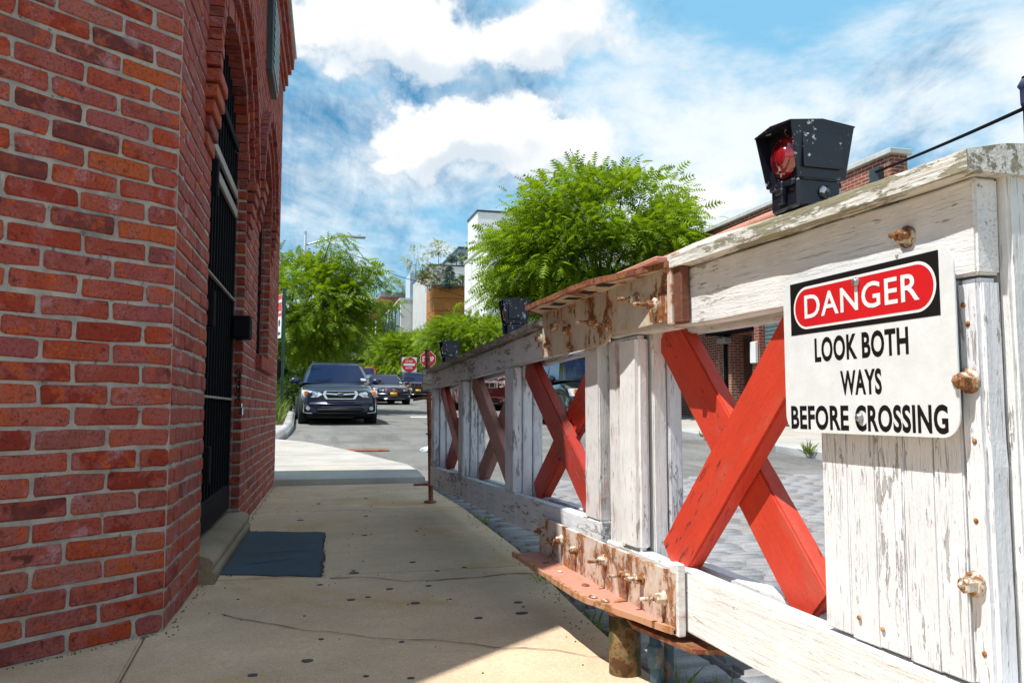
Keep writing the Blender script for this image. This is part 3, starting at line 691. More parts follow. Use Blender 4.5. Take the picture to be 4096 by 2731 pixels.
# corbels the rings stand on
for (sc, sp) in ((D0 - .13, DSP), (D1 + .13, DSP), (W0 - .13, WSP), (W1 + .13, WSP)):
    for i in range(5):
        Mw = wallM(dS, nS); z1 = sp - .01 - i * CO; h = .06 - i * .012
        arch.bbox(sc - .115, sc + .115, -.05, h, z1 - .056, z1, .005, Mw)
arch.build('arch', M['brick'], bld, kind='stuff', label='rings of header bricks over doorway and window')
# rowlock sill of the window
for i in range(17):
    mb = MB(); s = W0 - .06 + i * .0775; mb.bbox(s, s + .066, -.16, .045, WZ0 - .115 + .0, WZ0 - .012, .005, wallM(dS, nS)); mb.build('brick', M['brick'], bld)
# cornice: corbelled courses
cor = MB()
for i, (h, off) in enumerate(((4.125, .02), (4.193, .045), (4.26, .045), (4.33, .075), (4.40, .10), (4.465, .10))):
    s = -.03
    while s < SL + .03: w = .203; cor.bbox(s, min(s + w, SL + off), -.1, off + br.uniform(-.003, .003), h, h + .058, .004, wallM(dS, nS)); s += w + JT
    s = -.03
    while s < 6.0: w = .203; cor.bbox(s, s + w, -.1, off + br.uniform(-.003, .003), h, h + .058, .004, wallM(dF, nF)); s += w + JT
cor.build('cornice', M['brick'], bld, kind='stuff')
stuff.build('brickwork', M['brick'], bld, kind='stuff')
cp = MB(); cp.bbox(-.1, SL + .13, -.4, .125, 4.53, 4.56, .006, wallM(dS, nS)); cp.bbox(-.1, 6.0, -.4, .125, 4.531, 4.561, .006, wallM(dF, nF)); cp.build('coping', M['coping'], bld)
# mortar bed: the wall itself, a few millimetres behind the brick faces
wall = MB(); B = -.0055
WM = wallM(dS, nS); zc_ = HT + .40
def col(a, b, z0, z1): wall.box(a, b, -.36, B, z0, z1, WM)
col(0.0, D0 - .008, -.3, zc_); col(D1 + .008, W0 - .008, -.3, zc_); col(W1 + .008, SL, -.3, zc_); col(W0, W1, -.3, WZ0 - .10)
for (a, b, sp, ri) in ((D0 - .008, D1 + .008, DSP, DRI), (W0 - .008, W1 + .008, WSP, WRI)):
    N = 60
    for i in range(N): p = a + (b - a) * i / N; q = a + (b - a) * (i + 1) / N; col(p, q, max(arch_z(p, a, b, sp, ri), arch_z(q, a, b, sp, ri)) + .004, zc_)
FM = wallM(dF, nF); wall.box(.0, 6.0, -.36, B, -.3, zc_, FM)
# rear end wall, back and roof close the volume
e0 = dS * SL; wall.prism([(e0.x, e0.y), (e0.x - 6.5, e0.y + .3), (e0.x - 6.5, e0.y), (e0.x - .3, e0.y - .34)], -.3, zc_)
f0 = dF * 6.0; wall.prism([(-.3, .1), (-.35, 5.4), (-6.5, 5.7), (f0.x, f0.y + .3), (f0.x + .1, f0.y + .3)], zc_ - .25, zc_ - .1)
wall.build('mortar_wall', M['mortar'], bld)
# threshold
th_ = MB(); prof = [(-.30, 0), (.064, 0), (.064, .045), (.058, .055), (.050, .058), (.060, .073), (.058, .094), (.040, .112), (.0, .122), (-.30, .126)]
vs = []; n = len(prof)
for s in np.linspace(D0 - .03, D1 + .05, 12): vs += [WM @ Vector((s, p[0] + random.uniform(-.002, .002), p[1] + random.uniform(-.002, .002))) for p in prof]
th_.add(vs, [(i * n + k, i * n + (k + 1) % n, (i + 1) * n + (k + 1) % n, (i + 1) * n + k) for i in range(11) for k in range(n)], True); th_.add(vs[:n], [tuple(range(n))]); th_.add(vs[-n:], [tuple(reversed(range(n)))])
th_.build('doorstep', M['stone'], bld)
# iron gate in the doorway: frame, bars, flat cross bars, hinges, lock box; a dark door behind
def part(name, m, parent=bld, **k):
    def fin(mb): return mb.build(name, M[m], parent, **k)
    return fin
dm = MB(); dm.box(D0 - .02, D1 + .02, -.235, -.215, .1, DSP + DRI, WM); dm.build('door', M['door'], bld)
gate0 = -.075
fr = MB()
for a in (D0 + .012, D1 - .112): fr.bbox(a, a + .05, gate0 - .02, gate0 + .02, .15, DSP + .14, .004, WM)
fr.bbox(D0 + .012, D1 - .062, gate0 - .021, gate0 + .021, .15, .30, .004, WM)
iron = fr.build('iron_gate', M['black'], bld)
for i in range(13):
    s = D0 + .11 + i * (D1 - D0 - .28) / 12; mb = MB(); mb.bbox(s - .009, s + .009, gate0 - .009, gate0 + .010, .30, arch_z(s, D0, D1, DSP + .05, DRI - .1), .002, WM); mb.build('bar', M['black'], iron)
for z, h, m in ((2.06, .05, 'greybar'), (1.94, .055, 'greybar'), (2.36, .05, 'black'), (1.42, .012, 'greybar'), (.81, .012, 'greybar')):
    mb = MB(); mb.bbox(D0 + .07, D1 - .115, gate0 + .012, gate0 + .030, z, z + h, .003, WM); mb.build('cross_bar', M[m], iron)
for z in (1.72, 1.12, .42):
    mb = MB(); mb.bbox(D0 + .004, D0 + .055, gate0 + .02, gate0 + .10, z, z + .17, .006, WM); mb.build('hinge', M['black'], iron)
mb = MB(); mb.bbox(D1 - .15, D1 + .004, gate0 + .025, gate0 + .125, 1.19, 1.33, .006, WM); mb.build('lock_box', M['black'], iron)
ch = MB()
for i in range(9):
    a = i * .55; c0 = Vector((D1 - .11 + .012 * math.sin(i * 2.0), gate0 + .06 + .008 * (i % 2), .98 - i * .022))
    pts = [WM @ (c0 + Vector((.011 * math.cos(t) * (1 if i % 2 else .3), .011 * math.cos(t) * (.3 if i % 2 else 1), .017 * math.sin(t)))) for t in np.linspace(0, 2 * math.pi, 9)]
    ch.tube(pts, .0035, 5, False)
ch.build('chain', M['black'], iron)
mb = MB(); mb.bbox(D1 - .09, D1 - .045, gate0 + .07, gate0 + .092, .72, .765, .005, WM); mb.tube([WM @ Vector((D1 - .067 + .014 * math.cos(t), gate0 + .081, .765 + .025 * math.sin(t))) for t in np.linspace(0, math.pi, 8)], .004, 6); mb.build('padlock', M['chrome'], iron)
# window: dark pane behind bars
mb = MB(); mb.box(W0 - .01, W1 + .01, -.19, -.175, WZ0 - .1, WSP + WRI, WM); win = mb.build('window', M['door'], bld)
for i in range(9):
    s = W0 + .08 + i * (W1 - W0 - .16) / 8; mb = MB(); mb.bbox(s - .012, s + .012, -.10, -.075, WZ0, arch_z(s, W0, W1, WSP, WRI - .02), .002, WM); mb.build('bar', M['black'], win)
mb = MB(); mb.bbox(W0, W1, -.105, -.07, 1.78, 1.80, .002, WM); mb.build('cross_bar', M['black'], win)
# louvred vent box high on the wall
mb = MB(); mb.bbox(3.5, 4.15, -.01, .05, 3.42, 4.08, .006, WM); vent = mb.build('vent_box', M['darkframe'], bld)
for i in range(9):
    mb = MB(); mb.bbox(3.54, 4.11, .045, .062, 3.46 + i * .066, 3.50 + i * .066, .003, WM); mb.build('louvre', M['roller'], vent)

# ------------------------------------------------------------------ the white timber barrier gate, two leaves
class Leaf:
    """s runs along the leaf, d into its thickness (away from the sidewalk), z up"""
    def __init__(s, root, O, L, sag):
        s.root = root; s.O = Vector(O); s.L = Vector((L[0], L[1], 0)).normalized(); s.sag = sag
        s.D = Vector((s.L.y, -s.L.x, 0)); s.D = s.D if s.D.x > 0 else -s.D
    def p(s, a, d, z): return s.O + s.L * a + s.D * d + Vector((0, 0, z + s.sag * a))
    def inv(s): return Matrix.Translation(-Vector(s.root.location))
    def beam(s, name, m, a, b, wz, wd, jit=.0012, bev=.004, nseg=14, parent=None, roll=0.0, bd=None):
        """square timber from a=(s,d,z) to b, wz wide in the gate's plane, wd thick; local x is its long axis"""
        A = s.p(*a); Bv = s.p(*b); X = (Bv - A); ln = X.length; X.normalize(); Y = s.D.copy(); Y = (Y - X * X.dot(Y)).normalized(); Z = X.cross(Y)
        bm = bmesh.new(); bmesh.ops.create_cube(bm, size=1.0)
        for v in bm.verts: v.co = Vector((v.co.x * ln, v.co.y * wd, v.co.z * wz))
        ed = [e for e in bm.edges if abs(e.verts[0].co.x - e.verts[1].co.x) > ln * .5]
        bmesh.ops.subdivide_edges(bm, edges=ed, cuts=nseg, use_grid_fill=True)
        sd = random.random() * 50
        for v in bm.verts:
            q = v.co; k = noise.noise(Vector((q.x * 14 + sd, q.y * 3, q.z * 3))); k2 = noise.noise(Vector((q.x * 14 + sd, q.y * 3 + 9, q.z * 3)))
            v.co.y += k * jit; v.co.z += k2 * jit * 1.5
        bmesh.ops.bevel(bm, geom=[e for e in bm.edges if e.calc_face_angle(0) > .8], offset=bev, segments=2, affect='EDGES')
        mb = MB(); mb.bm(bm)
        o = bpy.data.objects.new(name, mb.mesh(name, M[m])); link(o, parent or s.root)
        T = Matrix.Identity(4); T.col[0] = (*X, 0); T.col[1] = (*Y, 0); T.col[2] = (*Z, 0); T.col[3] = (*((A + Bv) / 2), 1)
        o.matrix_local = s.inv() @ T if parent is None else parent.matrix_local.inverted() @ s.inv() @ T
        return o
    def horiz(s, name, m, s0, s1, z0, z1, d0, d1, **k): return s.beam(name, m, (s0, (d0 + d1) / 2, (z0 + z1) / 2), (s1, (d0 + d1) / 2, (z0 + z1) / 2), z1 - z0, d1 - d0, **k)
    def vert(s, name, m, s0, s1, z0, z1, d0, d1, **k): return s.beam(name, m, ((s0 + s1) / 2, (d0 + d1) / 2, z0), ((s0 + s1) / 2, (d0 + d1) / 2, z1), s1 - s0, d1 - d0, **k)
    def cap(s, s0, s1, z, w0, w1, m, hip=0.0, h1=.032, h2=.040, worn=0.0):
        A = s.p(s0, 0, 0); bm = bmesh.new(); mid = (w0 + w1) / 2; pr = [(w0, 0), (w0, h1), (w0 + .075, h1 + h2), (mid, h1 + h2 + .007), (w1 - .075, h1 + h2), (w1, h1), (w1, 0)]
        N = 26; ln = s1 - s0; vs = []
        for i in range(N + 1):
            t = i / N; x = ln * t
            for (d, h) in pr:
                q = h; 
                if worn and h > h1: q = h1 + (h - h1) * (1 - worn * t)
                k = noise.noise(Vector((x * 9, d * 20, h * 20))) * .0022
                vs.append((x, d - mid + k, q + k))
        n = len(pr); fs = [(i * n + k, i * n + (k + 1) % n, (i + 1) * n + (k + 1) % n, (i + 1) * n + k) for i in range(N) for k in range(n)] + [tuple(reversed(range(n))), tuple(N * n + k for k in range(n))]
        mb = MB(); mb.add(vs, fs)
        o = bpy.data.objects.new('cap_board', mb.mesh('cap_board', M[m])); link(o, s.root)
        X = (s.L + Vector((0, 0, s.sag))).normalized(); Y = s.D; Z = X.cross(Y); fl = Z.z < 0
        T = Matrix.Identity(4); T.col[0] = (*X, 0); T.col[1] = (*Y, 0); T.col[2] = (*(Z if not fl else -Z), 0); T.col[3] = (*s.p(s0, mid, z), 1)
        o.matrix_local = s.inv() @ T; return o

near = thing('gate_leaf', 'near leaf of the white timber barrier with glossy red cross brace, holding the danger sign', 'barrier gate', (.96, 2.48, 0), 0, 'leaves of the white timber barrier')
far = thing('gate_leaf', 'far leaf of the white timber barrier with three worn red crosses, ending at rusty pipe', 'barrier gate', (.961, 2.53, 0), 0, 'leaves of the white timber barrier')
NL = Leaf(near, (.9585, 2.485, 0), (.030, -1), -.012)
FL = Leaf(far, (.9585, 2.53, 0), (.0125, 1), -.0172)
# near leaf -------------------------------------------------------------
NL.horiz('top_rail', 'white', .05, 1.462, .975, 1.124, 0, .047, jit=.0016)
NL.horiz('back_rail', 'white', .02, 1.462, .968, 1.120, .094, .140)
NL.horiz('bottom_rail', 'white', .0, 1.95, .195, .345, 0, .047, jit=.0016)
NL.horiz('back_rail', 'white', .0, 1.95, .192, .338, .094, .140)
NL.cap(.52, 1.487, 1.126, -.038, .185, 'cap', worn=.62)
# end post of the near leaf: layered boards
NL.vert('post', 'stained', .012, .112, .05, .972, .010, .046)
NL.vert('post', 'white', .114, .245, .345, .972, -.003, .040, bev=.012)
NL.vert('post', 'white', .02, .248, .20, .985, .048, .092)
NL.vert('post', 'whitegrey', .02, .252, .345, .966, .096, .140)
NL.vert('post', 'flatblack', -.022, .012, .30, 1.0, .03, .11)  # no board: black block painting in the dark of the leaves' gap and its soot
# crossed braces
b1 = NL.beam('brace', 'red', (.375, .0525, .340), (1.035, .0525, .990), .135, .045, bev=.005)
b2 = NL.beam('brace', 'red', (.270, .0985, .990), (.935, .0985, .336), .135, .045, bev=.005)
# boarded panel behind the sign
xs = [1.068, 1.142, 1.215, 1.282, 1.352, 1.412]
for i in range(5): NL.vert('plank', 'panel', xs[i] + .0004, xs[i + 1] - .0004, .352 - .003 * (i % 2), .972, .004 + random.uniform(0, .0025), .046, bev=.0025)
NL.vert('plank', 'panel', 1.4135, 1.462, .352, .970, .002, .047, bev=.008)
NL.vert('post', 'white', 1.395, 1.462, .30, .985, .050, .092, bev=.006)
NL.vert('post', 'whitegrey', 1.38, 1.462, .345, .966, .096, .140, bev=.006)
# nail heads
nl = MB()
for (a, z) in ((1.437, .90), (1.44, .72), (1.436, .60), (1.44, .405), (1.165, .39), (1.225, .385), (1.43, .93)):
    nl.lathe([(.0045, 0), (.0045, .002), (.002, .0035)], 8, NL.inv() @ Matrix.Translation(NL.p(a, .003, z)) @ NL.D.to_track_quat('-Z', 'Y').to_matrix().to_4x4())
nl.build('nails', M['rustbolt'], near, kind='stuff')
def bolt(leaf, a, z, d=0.0, L=.045, r=.016, m='rustbolt', plate=.022, root=None, washer=True, drop=0.0):
    """bolt end with nut and washer, standing out towards the sidewalk"""
    mb = MB(); T = leaf.inv() @ Matrix.Translation(leaf.p(a, d, z)) @ (-leaf.D + Vector((0, 0, -drop))).to_track_quat('Z', 'Y').to_matrix().to_4x4()
    if washer: mb.lathe([(plate, -.002), (plate, .004), (plate * .8, .006)], 14, T)
    hx = []
    for (h0, h1) in ((.005, .021),):
        vs = [T @ Vector((r * math.cos(k * math.pi / 3 + a), r * math.sin(k * math.pi / 3 + a), h)) for h in (h0, h1) for k in range(6)]
        vs += [T @ Vector((r * .8 * math.cos(k * math.pi / 3 + a), r * .8 * math.sin(k * math.pi / 3 + a), h1 + .003)) for k in range(6)]
        mb.add(vs, [(k, (k + 1) % 6, 6 + (k + 1) % 6, 6 + k) for k in range(6)] + [(6 + k, 6 + (k + 1) % 6, 12 + (k + 1) % 6, 12 + k) for k in range(6)] + [tuple(range(12, 18))])
    mb.lathe([(r * .42, .02), (r * .42, L), (r * .30, L + .003)], 10, T)
    return mb.build('bolt', M[m], root or leaf.root)
bolt(NL, 1.322, 1.058, 0, .034, .0115, 'boltwhite', .019); bolt(NL, 1.437, .812, 0, .028, .013, 'boltwhite', .020); bolt(NL, 1.430, .505, 0, .026, .013, 'boltwhite', .019)
# far leaf ---------------------------------------------------------------
SF = 3.74
FL.horiz('top_rail', 'whitegrey', .05, SF, .974, 1.092, 0, .047, jit=.002)
FL.horiz('back_rail', 'whitegrey', .0, SF, .968, 1.090, .094, .140)
FL.horiz('bottom_rail', 'whitegrey', .0, SF + .02, .252, .392, 0, .047, jit=.002)
FL.horiz('back_rail', 'whitegrey', .0, SF + .02, .250, .386, .094, .140)
FL.cap(.60, SF + .06, 1.094, -.036, .180, 'capgrey', h1=.026, h2=.022)
for k, (a, b) in enumerate(((.02, .155), (1.17, 1.335), (2.43, 2.59), (3.62, 3.73))):
    mm = 'stained' if k == 0 else 'whitegrey'
    FL.vert('post', mm, a + (.0 if k else 0), b, .392, .972, .002, .046, bev=.005)
    FL.vert('post', 'whitegrey', a - .01, b + (.0 if k else .0), .27, .98, .048, .092); FL.vert('post', 'whitegrey', a - .012, b + .004, .386, .968, .096, .140)
pan = ((.155, 1.17, 'redworn', 'red'), (1.335, 2.43, 'redpink', 'redpink'), (2.59, 3.62, 'redworn', 'redworn'))
for (a, b, m1, m2) in pan:
    FL.beam('brace', m1, (b - .06, .070, .975), (a + .02, .070, .385), .125, .042)
    FL.beam('brace', m2, (a + .02, .114, .975), (b - .05, .114, .385), .125, .042)
nl = MB()
for (a, z) in ((.72, 1.03), (1.05, .34), (.9, .33)):
    nl.lathe([(.006, 0), (.006, .004), (.002, .006)], 8, FL.inv() @ Matrix.Translation(FL.p(a, -.0, z)) @ FL.D.to_track_quat('-Z', 'Y').to_matrix().to_4x4())
nl.build('nails', M['rustbolt'], far, kind='stuff')

# steel angles that clamp the two leaves together -------------------------
def angle(name, label, m, m2, top):
    root = thing(name, label, 'steel angle', (.94, 2.5, 0), 0, 'rusted steel angles joining the barrier leaves')
    I = Matrix.Translation(-Vector(root.location))
    # along y from y0 (near) to y1 (far) on the line of the rail faces
    def pt(y, d, z): return I @ Vector((.9515 + (2.5 - y) * .006 + d, y, z))
    y0, y1 = (1.955, 3.10) if top else (1.965, 3.15)
    zi = (.955, 1.135) if top else (.188, .335)
    fl_z = zi[1] if top else zi[0]; th = .011; N = 16
    bm = bmesh.new(); ys_ = np.linspace(y0, y1, N + 1)
    leg = MB(); vs = []
    cut = lambda y: (.030 if (top and y < 2.45) else 0.0)
    for y in ys_:
        for (d, z) in ((0, zi[0] + cut(y)), (0, zi[1]), (-th, zi[1]), (-th, zi[0] + cut(y))):
            vs.append(pt(y, d, z + noise.noise(Vector((y * 8, d * 40, z * 9))) * .003))
    leg.add(vs, [(i * 4 + k, i * 4 + (k + 1) % 4, (i + 1) * 4 + (k + 1) % 4, (i + 1) * 4 + k) for i in range(N) for k in range(4)] + [(0, 1, 2, 3), (N * 4 + 3, N * 4 + 2, N * 4 + 1, N * 4)])
    # flange standing out towards the sidewalk; its near end is cut on the skew
    def out(y): return -.012 - .105 * min(1, max(0, (y - y0 + .02) / .42)) * (min(1, max(.05, (y1 - y) / .14)) if top else 1)
    vs = []; zz = (fl_z - th, fl_z) if top else (fl_z, fl_z + th)
    for y in ys_:
        for (d, z) in ((-th * .5, zz[0]), (-th * .5, zz[1]), (out(y), zz[1] + (0 if top else -.002)), (out(y), zz[0])):
            vs.append(pt(y, d, z + noise.noise(Vector((y * 11, d * 30, z * 3))) * .0035))
    fl = MB(); fl.add(vs, [(i * 4 + k, i * 4 + (k + 1) % 4, (i + 1) * 4 + (k + 1) % 4, (i + 1) * 4 + k) for i in range(N) for k in range(4)] + [(0, 1, 2, 3), (N * 4 + 3, N * 4 + 2, N * 4 + 1, N * 4)])
    leg.build('upright_plate', M[m], root); fl.build('flange', M[m2], root)
    ed = MB(); vs = []
    for y in ys_:
        for (d, z) in ((.004, zz[0] - .004), (.004, zz[1] + .004), (-.005, zz[1] + .003), (-.005, zz[0] - .003)): vs.append(pt(y, out(y) + d + noise.noise(Vector((y * 30, d * 90, 2))) * .003, z + noise.noise(Vector((y * 24, 5, z * 30))) * .004))
    ed.add(vs, [(i * 4 + k, i * 4 + (k + 1) % 4, (i + 1) * 4 + (k + 1) % 4, (i + 1) * 4 + k) for i in range(N) for k in range(4)] + [(0, 1, 2, 3), (N * 4 + 3, N * 4 + 2, N * 4 + 1, N * 4)])
    ed.build('rusted_edge', M['rust' if top else 'edgerust'], root)
    return root, pt, out
ta, tp, tout = angle('steel_angle', 'upper rusted cream steel angle bolted across both leaves under the cap', 'bracket', 'bracket', True)
la, lp, lout = angle('steel_angle', 'lower rusted steel angle with salmon flange, bolted across both leaves near the ground', 'bracketlow', 'salmon', False)
class FakeLeaf:
    def __init__(s, root, pt): s.root = root; s.pt = pt; s.D = Vector((1, .006, 0)).normalized()
    def inv(s): return Matrix.Translation(-Vector(s.root.location))
    def p(s, y, d, z): return Vector(s.root.location) + s.pt(y, d, z)
TA = FakeLeaf(ta, tp); LA = FakeLeaf(la, lp)
for (y, z, L, r) in ((2.06, 1.035, .062, .014), (2.18, 1.065, .058, .014), (2.40, 1.015, .06, .013), (2.52, 1.035, .065, .013), (2.78, 1.035, .022, .013), (2.93, 1.06, .022, .013), (3.0, .995, .025, .012), (3.12, 1.03, .022, .012)):
    bolt(TA, y, z, -.011, L, r, 'boltwhite', .021)
for (y, z, L) in ((2.03, .262, .065), (2.17, .285, .05), (2.27, .275, .06), (2.45, .285, .055), (2.72, .275, .03), (2.87, .285, .03), (2.98, .265, .03), (3.10, .285, .035)):
    bolt(LA, y, z, -.011, L, .014, 'boltwhite', .020)
# slots punched through the upper flange, paint lumps on the lower one
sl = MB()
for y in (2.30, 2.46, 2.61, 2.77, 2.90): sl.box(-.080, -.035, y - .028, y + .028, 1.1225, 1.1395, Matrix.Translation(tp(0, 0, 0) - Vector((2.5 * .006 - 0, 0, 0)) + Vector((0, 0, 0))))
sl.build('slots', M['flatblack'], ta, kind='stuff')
lm = MB()
for (y, d) in ((2.36, -.085), (2.52, -.05), (2.30, -.07), (2.75, -.06), (2.92, -.055)):
    lm.lathe([(.016, 0), (.013, .004), (.004, .006)], 9, Matrix.Translation(lp(y, d, .1985)) @ Matrix.Diagonal((.8, 1.3, 1, 1)))
lm.build('paint_lumps', M['boltwhite'], la, kind='stuff')
mb = MB(); I = Matrix.Translation(-Vector(ta.location)); mb.bbox(.945, .9512 + .02, 1.908, 1.952, .972, 1.140, .004, I); mb.build('end_strap', M['darkwood'], ta)
mb = MB(); mb.bbox(.938, .952, 1.952, 1.976, .972, 1.137, .003, I); mb.build('end_plate', M['bracketlow'], ta)
mb = MB(); mb.tube([I @ Vector(p) for p in ((1.03, 1.56, 1.180), (1.025, 1.95, 1.178), (1.02, 2.35, 1.174), (1.0, 2.75, 1.166))], .016, 10); mb.build('conduit', M['salmon'], ta)
mb = MB(); mb.bbox(.905, .955, 1.97, 3.18, 1.137, 1.152, .003, I); mb.build('top_plate', M['salmon'], ta)
# rusted plate under the near leaf
mb = MB(); I = Matrix.Translation(-Vector(la.location)); mb.prism([(.93, 2.28), (.905, 2.15), (.955, 1.90), (1.12, 1.83), (1.14, 2.25)], .155, .166, I); mb.build('bottom_plate', M['rust'], la)
mb = MB(); mb.bbox(.945, .968, 1.955, 2.0, .18, .36, .003, I); mb.build('end_block', M['stained'], la)

# post that carries the gate, and the blue conduit beside it
sp = thing('support_post', 'round olive steel post carrying the barrier at the joint of its leaves', 'post', (.932, 2.275, 0))
mb = MB(); mb.lathe([(.046, -.1), (.046, .188)], 20); mb.build('pipe', M['greenpost'], sp)
mb = MB(); mb.lathe([(.047, .165), (.052, .17), (.052, .186)], 20); mb.build('top_collar', M['rust'], sp)
cd = thing('conduit_pipe', 'blue painted conduit with a coupling beside the olive post', 'conduit', (.975, 2.16, 0))
mb = MB(); mb.lathe([(.016, -.1), (.016, .18)], 12); mb.build('pipe', M['bluepipe'], cd)
mb = MB(); mb.lathe([(.017, .045), (.023, .05), (.023, .10), (.018, .108)], 12); mb.build('coupling', M['bluepipe'], cd)
mb = MB(); mb.tube([(.05, .02, -.1), (.05, .02, .18)], .014, 10); mb.build('thin_pipe', M['bluepipe'], cd)

# hinge post at the near end
hp = thing('hinge_post', 'white boarded gatepost at the right edge, behind the danger sign', 'gatepost', (1.09, .93, 0))
HL = Leaf(hp, (1.02, 1.022, 0), (.03, -1), 0)
HL.vert('plank', 'white', -.012, .014, -.1, 1.120, .030, .080, bev=.005)
HL.vert('plank', 'whitegrey', -.014, .016, -.1, 1.121, .082, .118, bev=.005)
HL.vert('plank', 'white', -.012, .012, -.1, 1.119, .120, .165, bev=.005)

# danger sign ----------------------------------------------------------------
sg = thing('danger_sign', 'white sign reading danger look both ways before crossing, screwed to the near leaf', 'sign', (.975, 1.29, .86))
def sgM():
    X = NL.L.copy(); Y = -NL.D; Z = Vector((0, 0, 1)); T = Matrix.Identity(4)
    # local x to the right as read, local y up, local z towards the reader
    T.col[0] = (*X, 0); T.col[1] = (*Z, 0); T.col[2] = (*Y, 0); o = NL.p(.996, -.018, .719); T.col[3] = (*o, 1); return Matrix.Translation(-Vector(sg.location)) @ T
SM = sgM()
def rrect(x0, x1, y0, y1, r, n=8):
    p = []
    for (cx, cy, a0) in ((x1 - r, y0 + r, -90), (x1 - r, y1 - r, 0), (x0 + r, y1 - r, 90), (x0 + r, y0 + r, 180)):
        p += [(cx + r * math.cos(R_(a0 + 90 * i / n)), cy + r * math.sin(R_(a0 + 90 * i / n))) for i in range(n + 1)]
    return p
def flat(poly, z, h, name, m, parent=sg):
    mb = MB(); mb.prism(poly, z, z + h); o = mb.build(name, M[m], parent); o.matrix_local = SM; return o
flat(rrect(0, .441, 0, .304, .036), 0, .0028, 'plate', 'signwhite')
flat([(.0245, .192), (.412, .192), (.412, .296), (.0245, .296)], .0029, .0003, 'black_field', 'signblack')
flat(rrect(.036, .406, .2015, .285, .0415, 14), .0034, .0003, 'white_border', 'letterwhite')
flat(rrect(.041, .401, .2065, .280, .0365, 14), .0039, .0003, 'red_field', 'signred')
for (txt, x, y, w, h, m, off) in (('DANGER', .0715, .2215, .300, .0465, 'letterwhite', .010), ('LOOK BOTH', .097, .1345, .2445, .047, 'signblack', .032), ('WAYS', .169, .0700, .107, .0455, 'signblack', .032), ('BEFORE', .0165, .0055, .172, .0465, 'signblack', .032), ('CROSSING', .2055, .0055, .2125, .0465, 'signblack', .032)):
    me = text_mesh(txt, w, h, off if off > .01 else 0.012, 0.0, 1.06); me.materials.append(M[m]); o = bpy.data.objects.new('lettering', me); link(o, sg)
    o.matrix_local = SM @ Matrix.Translation((x, y, .0047 if txt == 'DANGER' else .0031))
for (x, y) in ((.2228, .2725), (.2196, .030)):
    mb = MB(); mb.lathe([(.0085, .004), (.0085, .006), (.006, .0085), (.006, .0105), (.004, .0115)], 12); o = mb.build('screw', M['steel'], sg); o.matrix_local = SM @ Matrix.Translation((x, y, 0))

# warning lamps on the cap boards ----------------------------------------------
def lamp(label, loc, rz=0.0):
    t = thing('warning_lamp', label, 'warning lamp', loc, rz, 'black warning lamps on the barrier')
    mb = MB(); mb.bbox(-.058, .058, -.052, .052, -.004, .062, .006); mb.build('base', M['lamp'], t)
    mb = MB(); mb.bbox(-.050, .050, -.056, .056, .058, .178, .004); mb.build('housing', M['lamp'], t)
    v = MB(); T = .003
    for sy in (-1, 1):                                    # cheeks flare out past the lenses on both sides
        a = [(-.063, sy * .060, .060), (.063, sy * .060, .060), (.084, sy * .070, .184), (0, sy * .070, .194), (-.084, sy * .070, .184)]
        b = [(p[0], p[1] - sy * T, p[2]) for p in a]; v.add(a + b, [tuple(range(5)), tuple(range(9, 4, -1))] + [(i, (i + 1) % 5, 5 + (i + 1) % 5, 5 + i) for i in range(5)])
    for sx in (-1, 1):
        a = [(0, -.070, .192), (sx * .086, -.0705, .182), (sx * .090, 0, .188), (sx * .086, .0705, .182), (0, .070, .192)]
        b = [(p[0], p[1], p[2] + T) for p in a]; v.add(a + b, [tuple(range(5)), tuple(range(9, 4, -1))] + [(i, (i + 1) % 5, 5 + (i + 1) % 5, 5 + i) for i in range(5)])
        v.box(min(sx * .044, sx * .050), max(sx * .044, sx * .050), -.060, .060, .060, .19)
    v.build('visor', M['lamp'], t)
    for sx in (-1, 1):
        mb = MB(); T4 = Matrix.Translation((sx * .050, 0, .122)) @ Vector((sx, 0, 0)).to_track_quat('Z', 'Y').to_matrix().to_4x4()
        mb.lathe([(.050, 0), (.050, .004), (.046, .006), (.046, .009), (.040, .010), (.040, .014), (.033, .0125), (.033, .0145), (.025, .015), (.025, .017), (.016, .0175), (.012, .020), (.004, .0205)], 24, T4); mb.build('lens', M['lens'], t)
        mb = MB(); mb.bbox(min(sx * .058, sx * .067), max(sx * .058, sx * .067), -.045, .045, .046, .060, .003); mb.bbox(min(sx * .058, sx * .072), max(sx * .058, sx * .072), -.012, .008, .008, .062, .003); mb.bbox(min(sx * .060, sx * .076), max(sx * .060, sx * .076), -.016, .012, .030, .044, .003); mb.build('latch', M['lamp'], t)
    mb = MB(); mb.lathe([(.016, .050), (.016, .056), (.010, .060)], 14, Matrix.Translation((.012, 0, .03)) @ Matrix.Rotation(math.pi / 2, 4, 'X')); mb.build('cable_gland', M['lamp'], t)
    mb = MB(); mb.bbox(-.052, .052, -.072, -.064, .082, .160, .003); mb.build('cover_plate', M['lamp'], t)
    return t
q = NL.p(.955, .070, 1.190); l1 = lamp('largest black warning lamp with red lens, on the near leaf above the danger sign', q, R_(2)); l1.scale = (.93, .93, .93)
q = FL.p(1.42, .072, 1.142); l2 = lamp('middle black warning lamp, on the far leaf just past the upper steel angle', q, R_(-3)); l2.scale = (.84, .84, .95)
q = FL.p(3.34, .072, 1.142); l3 = lamp('smallest black warning lamp with chipped white patches, at the far end of the barrier', q, R_(4)); l3.scale = (.80, .80, .86)

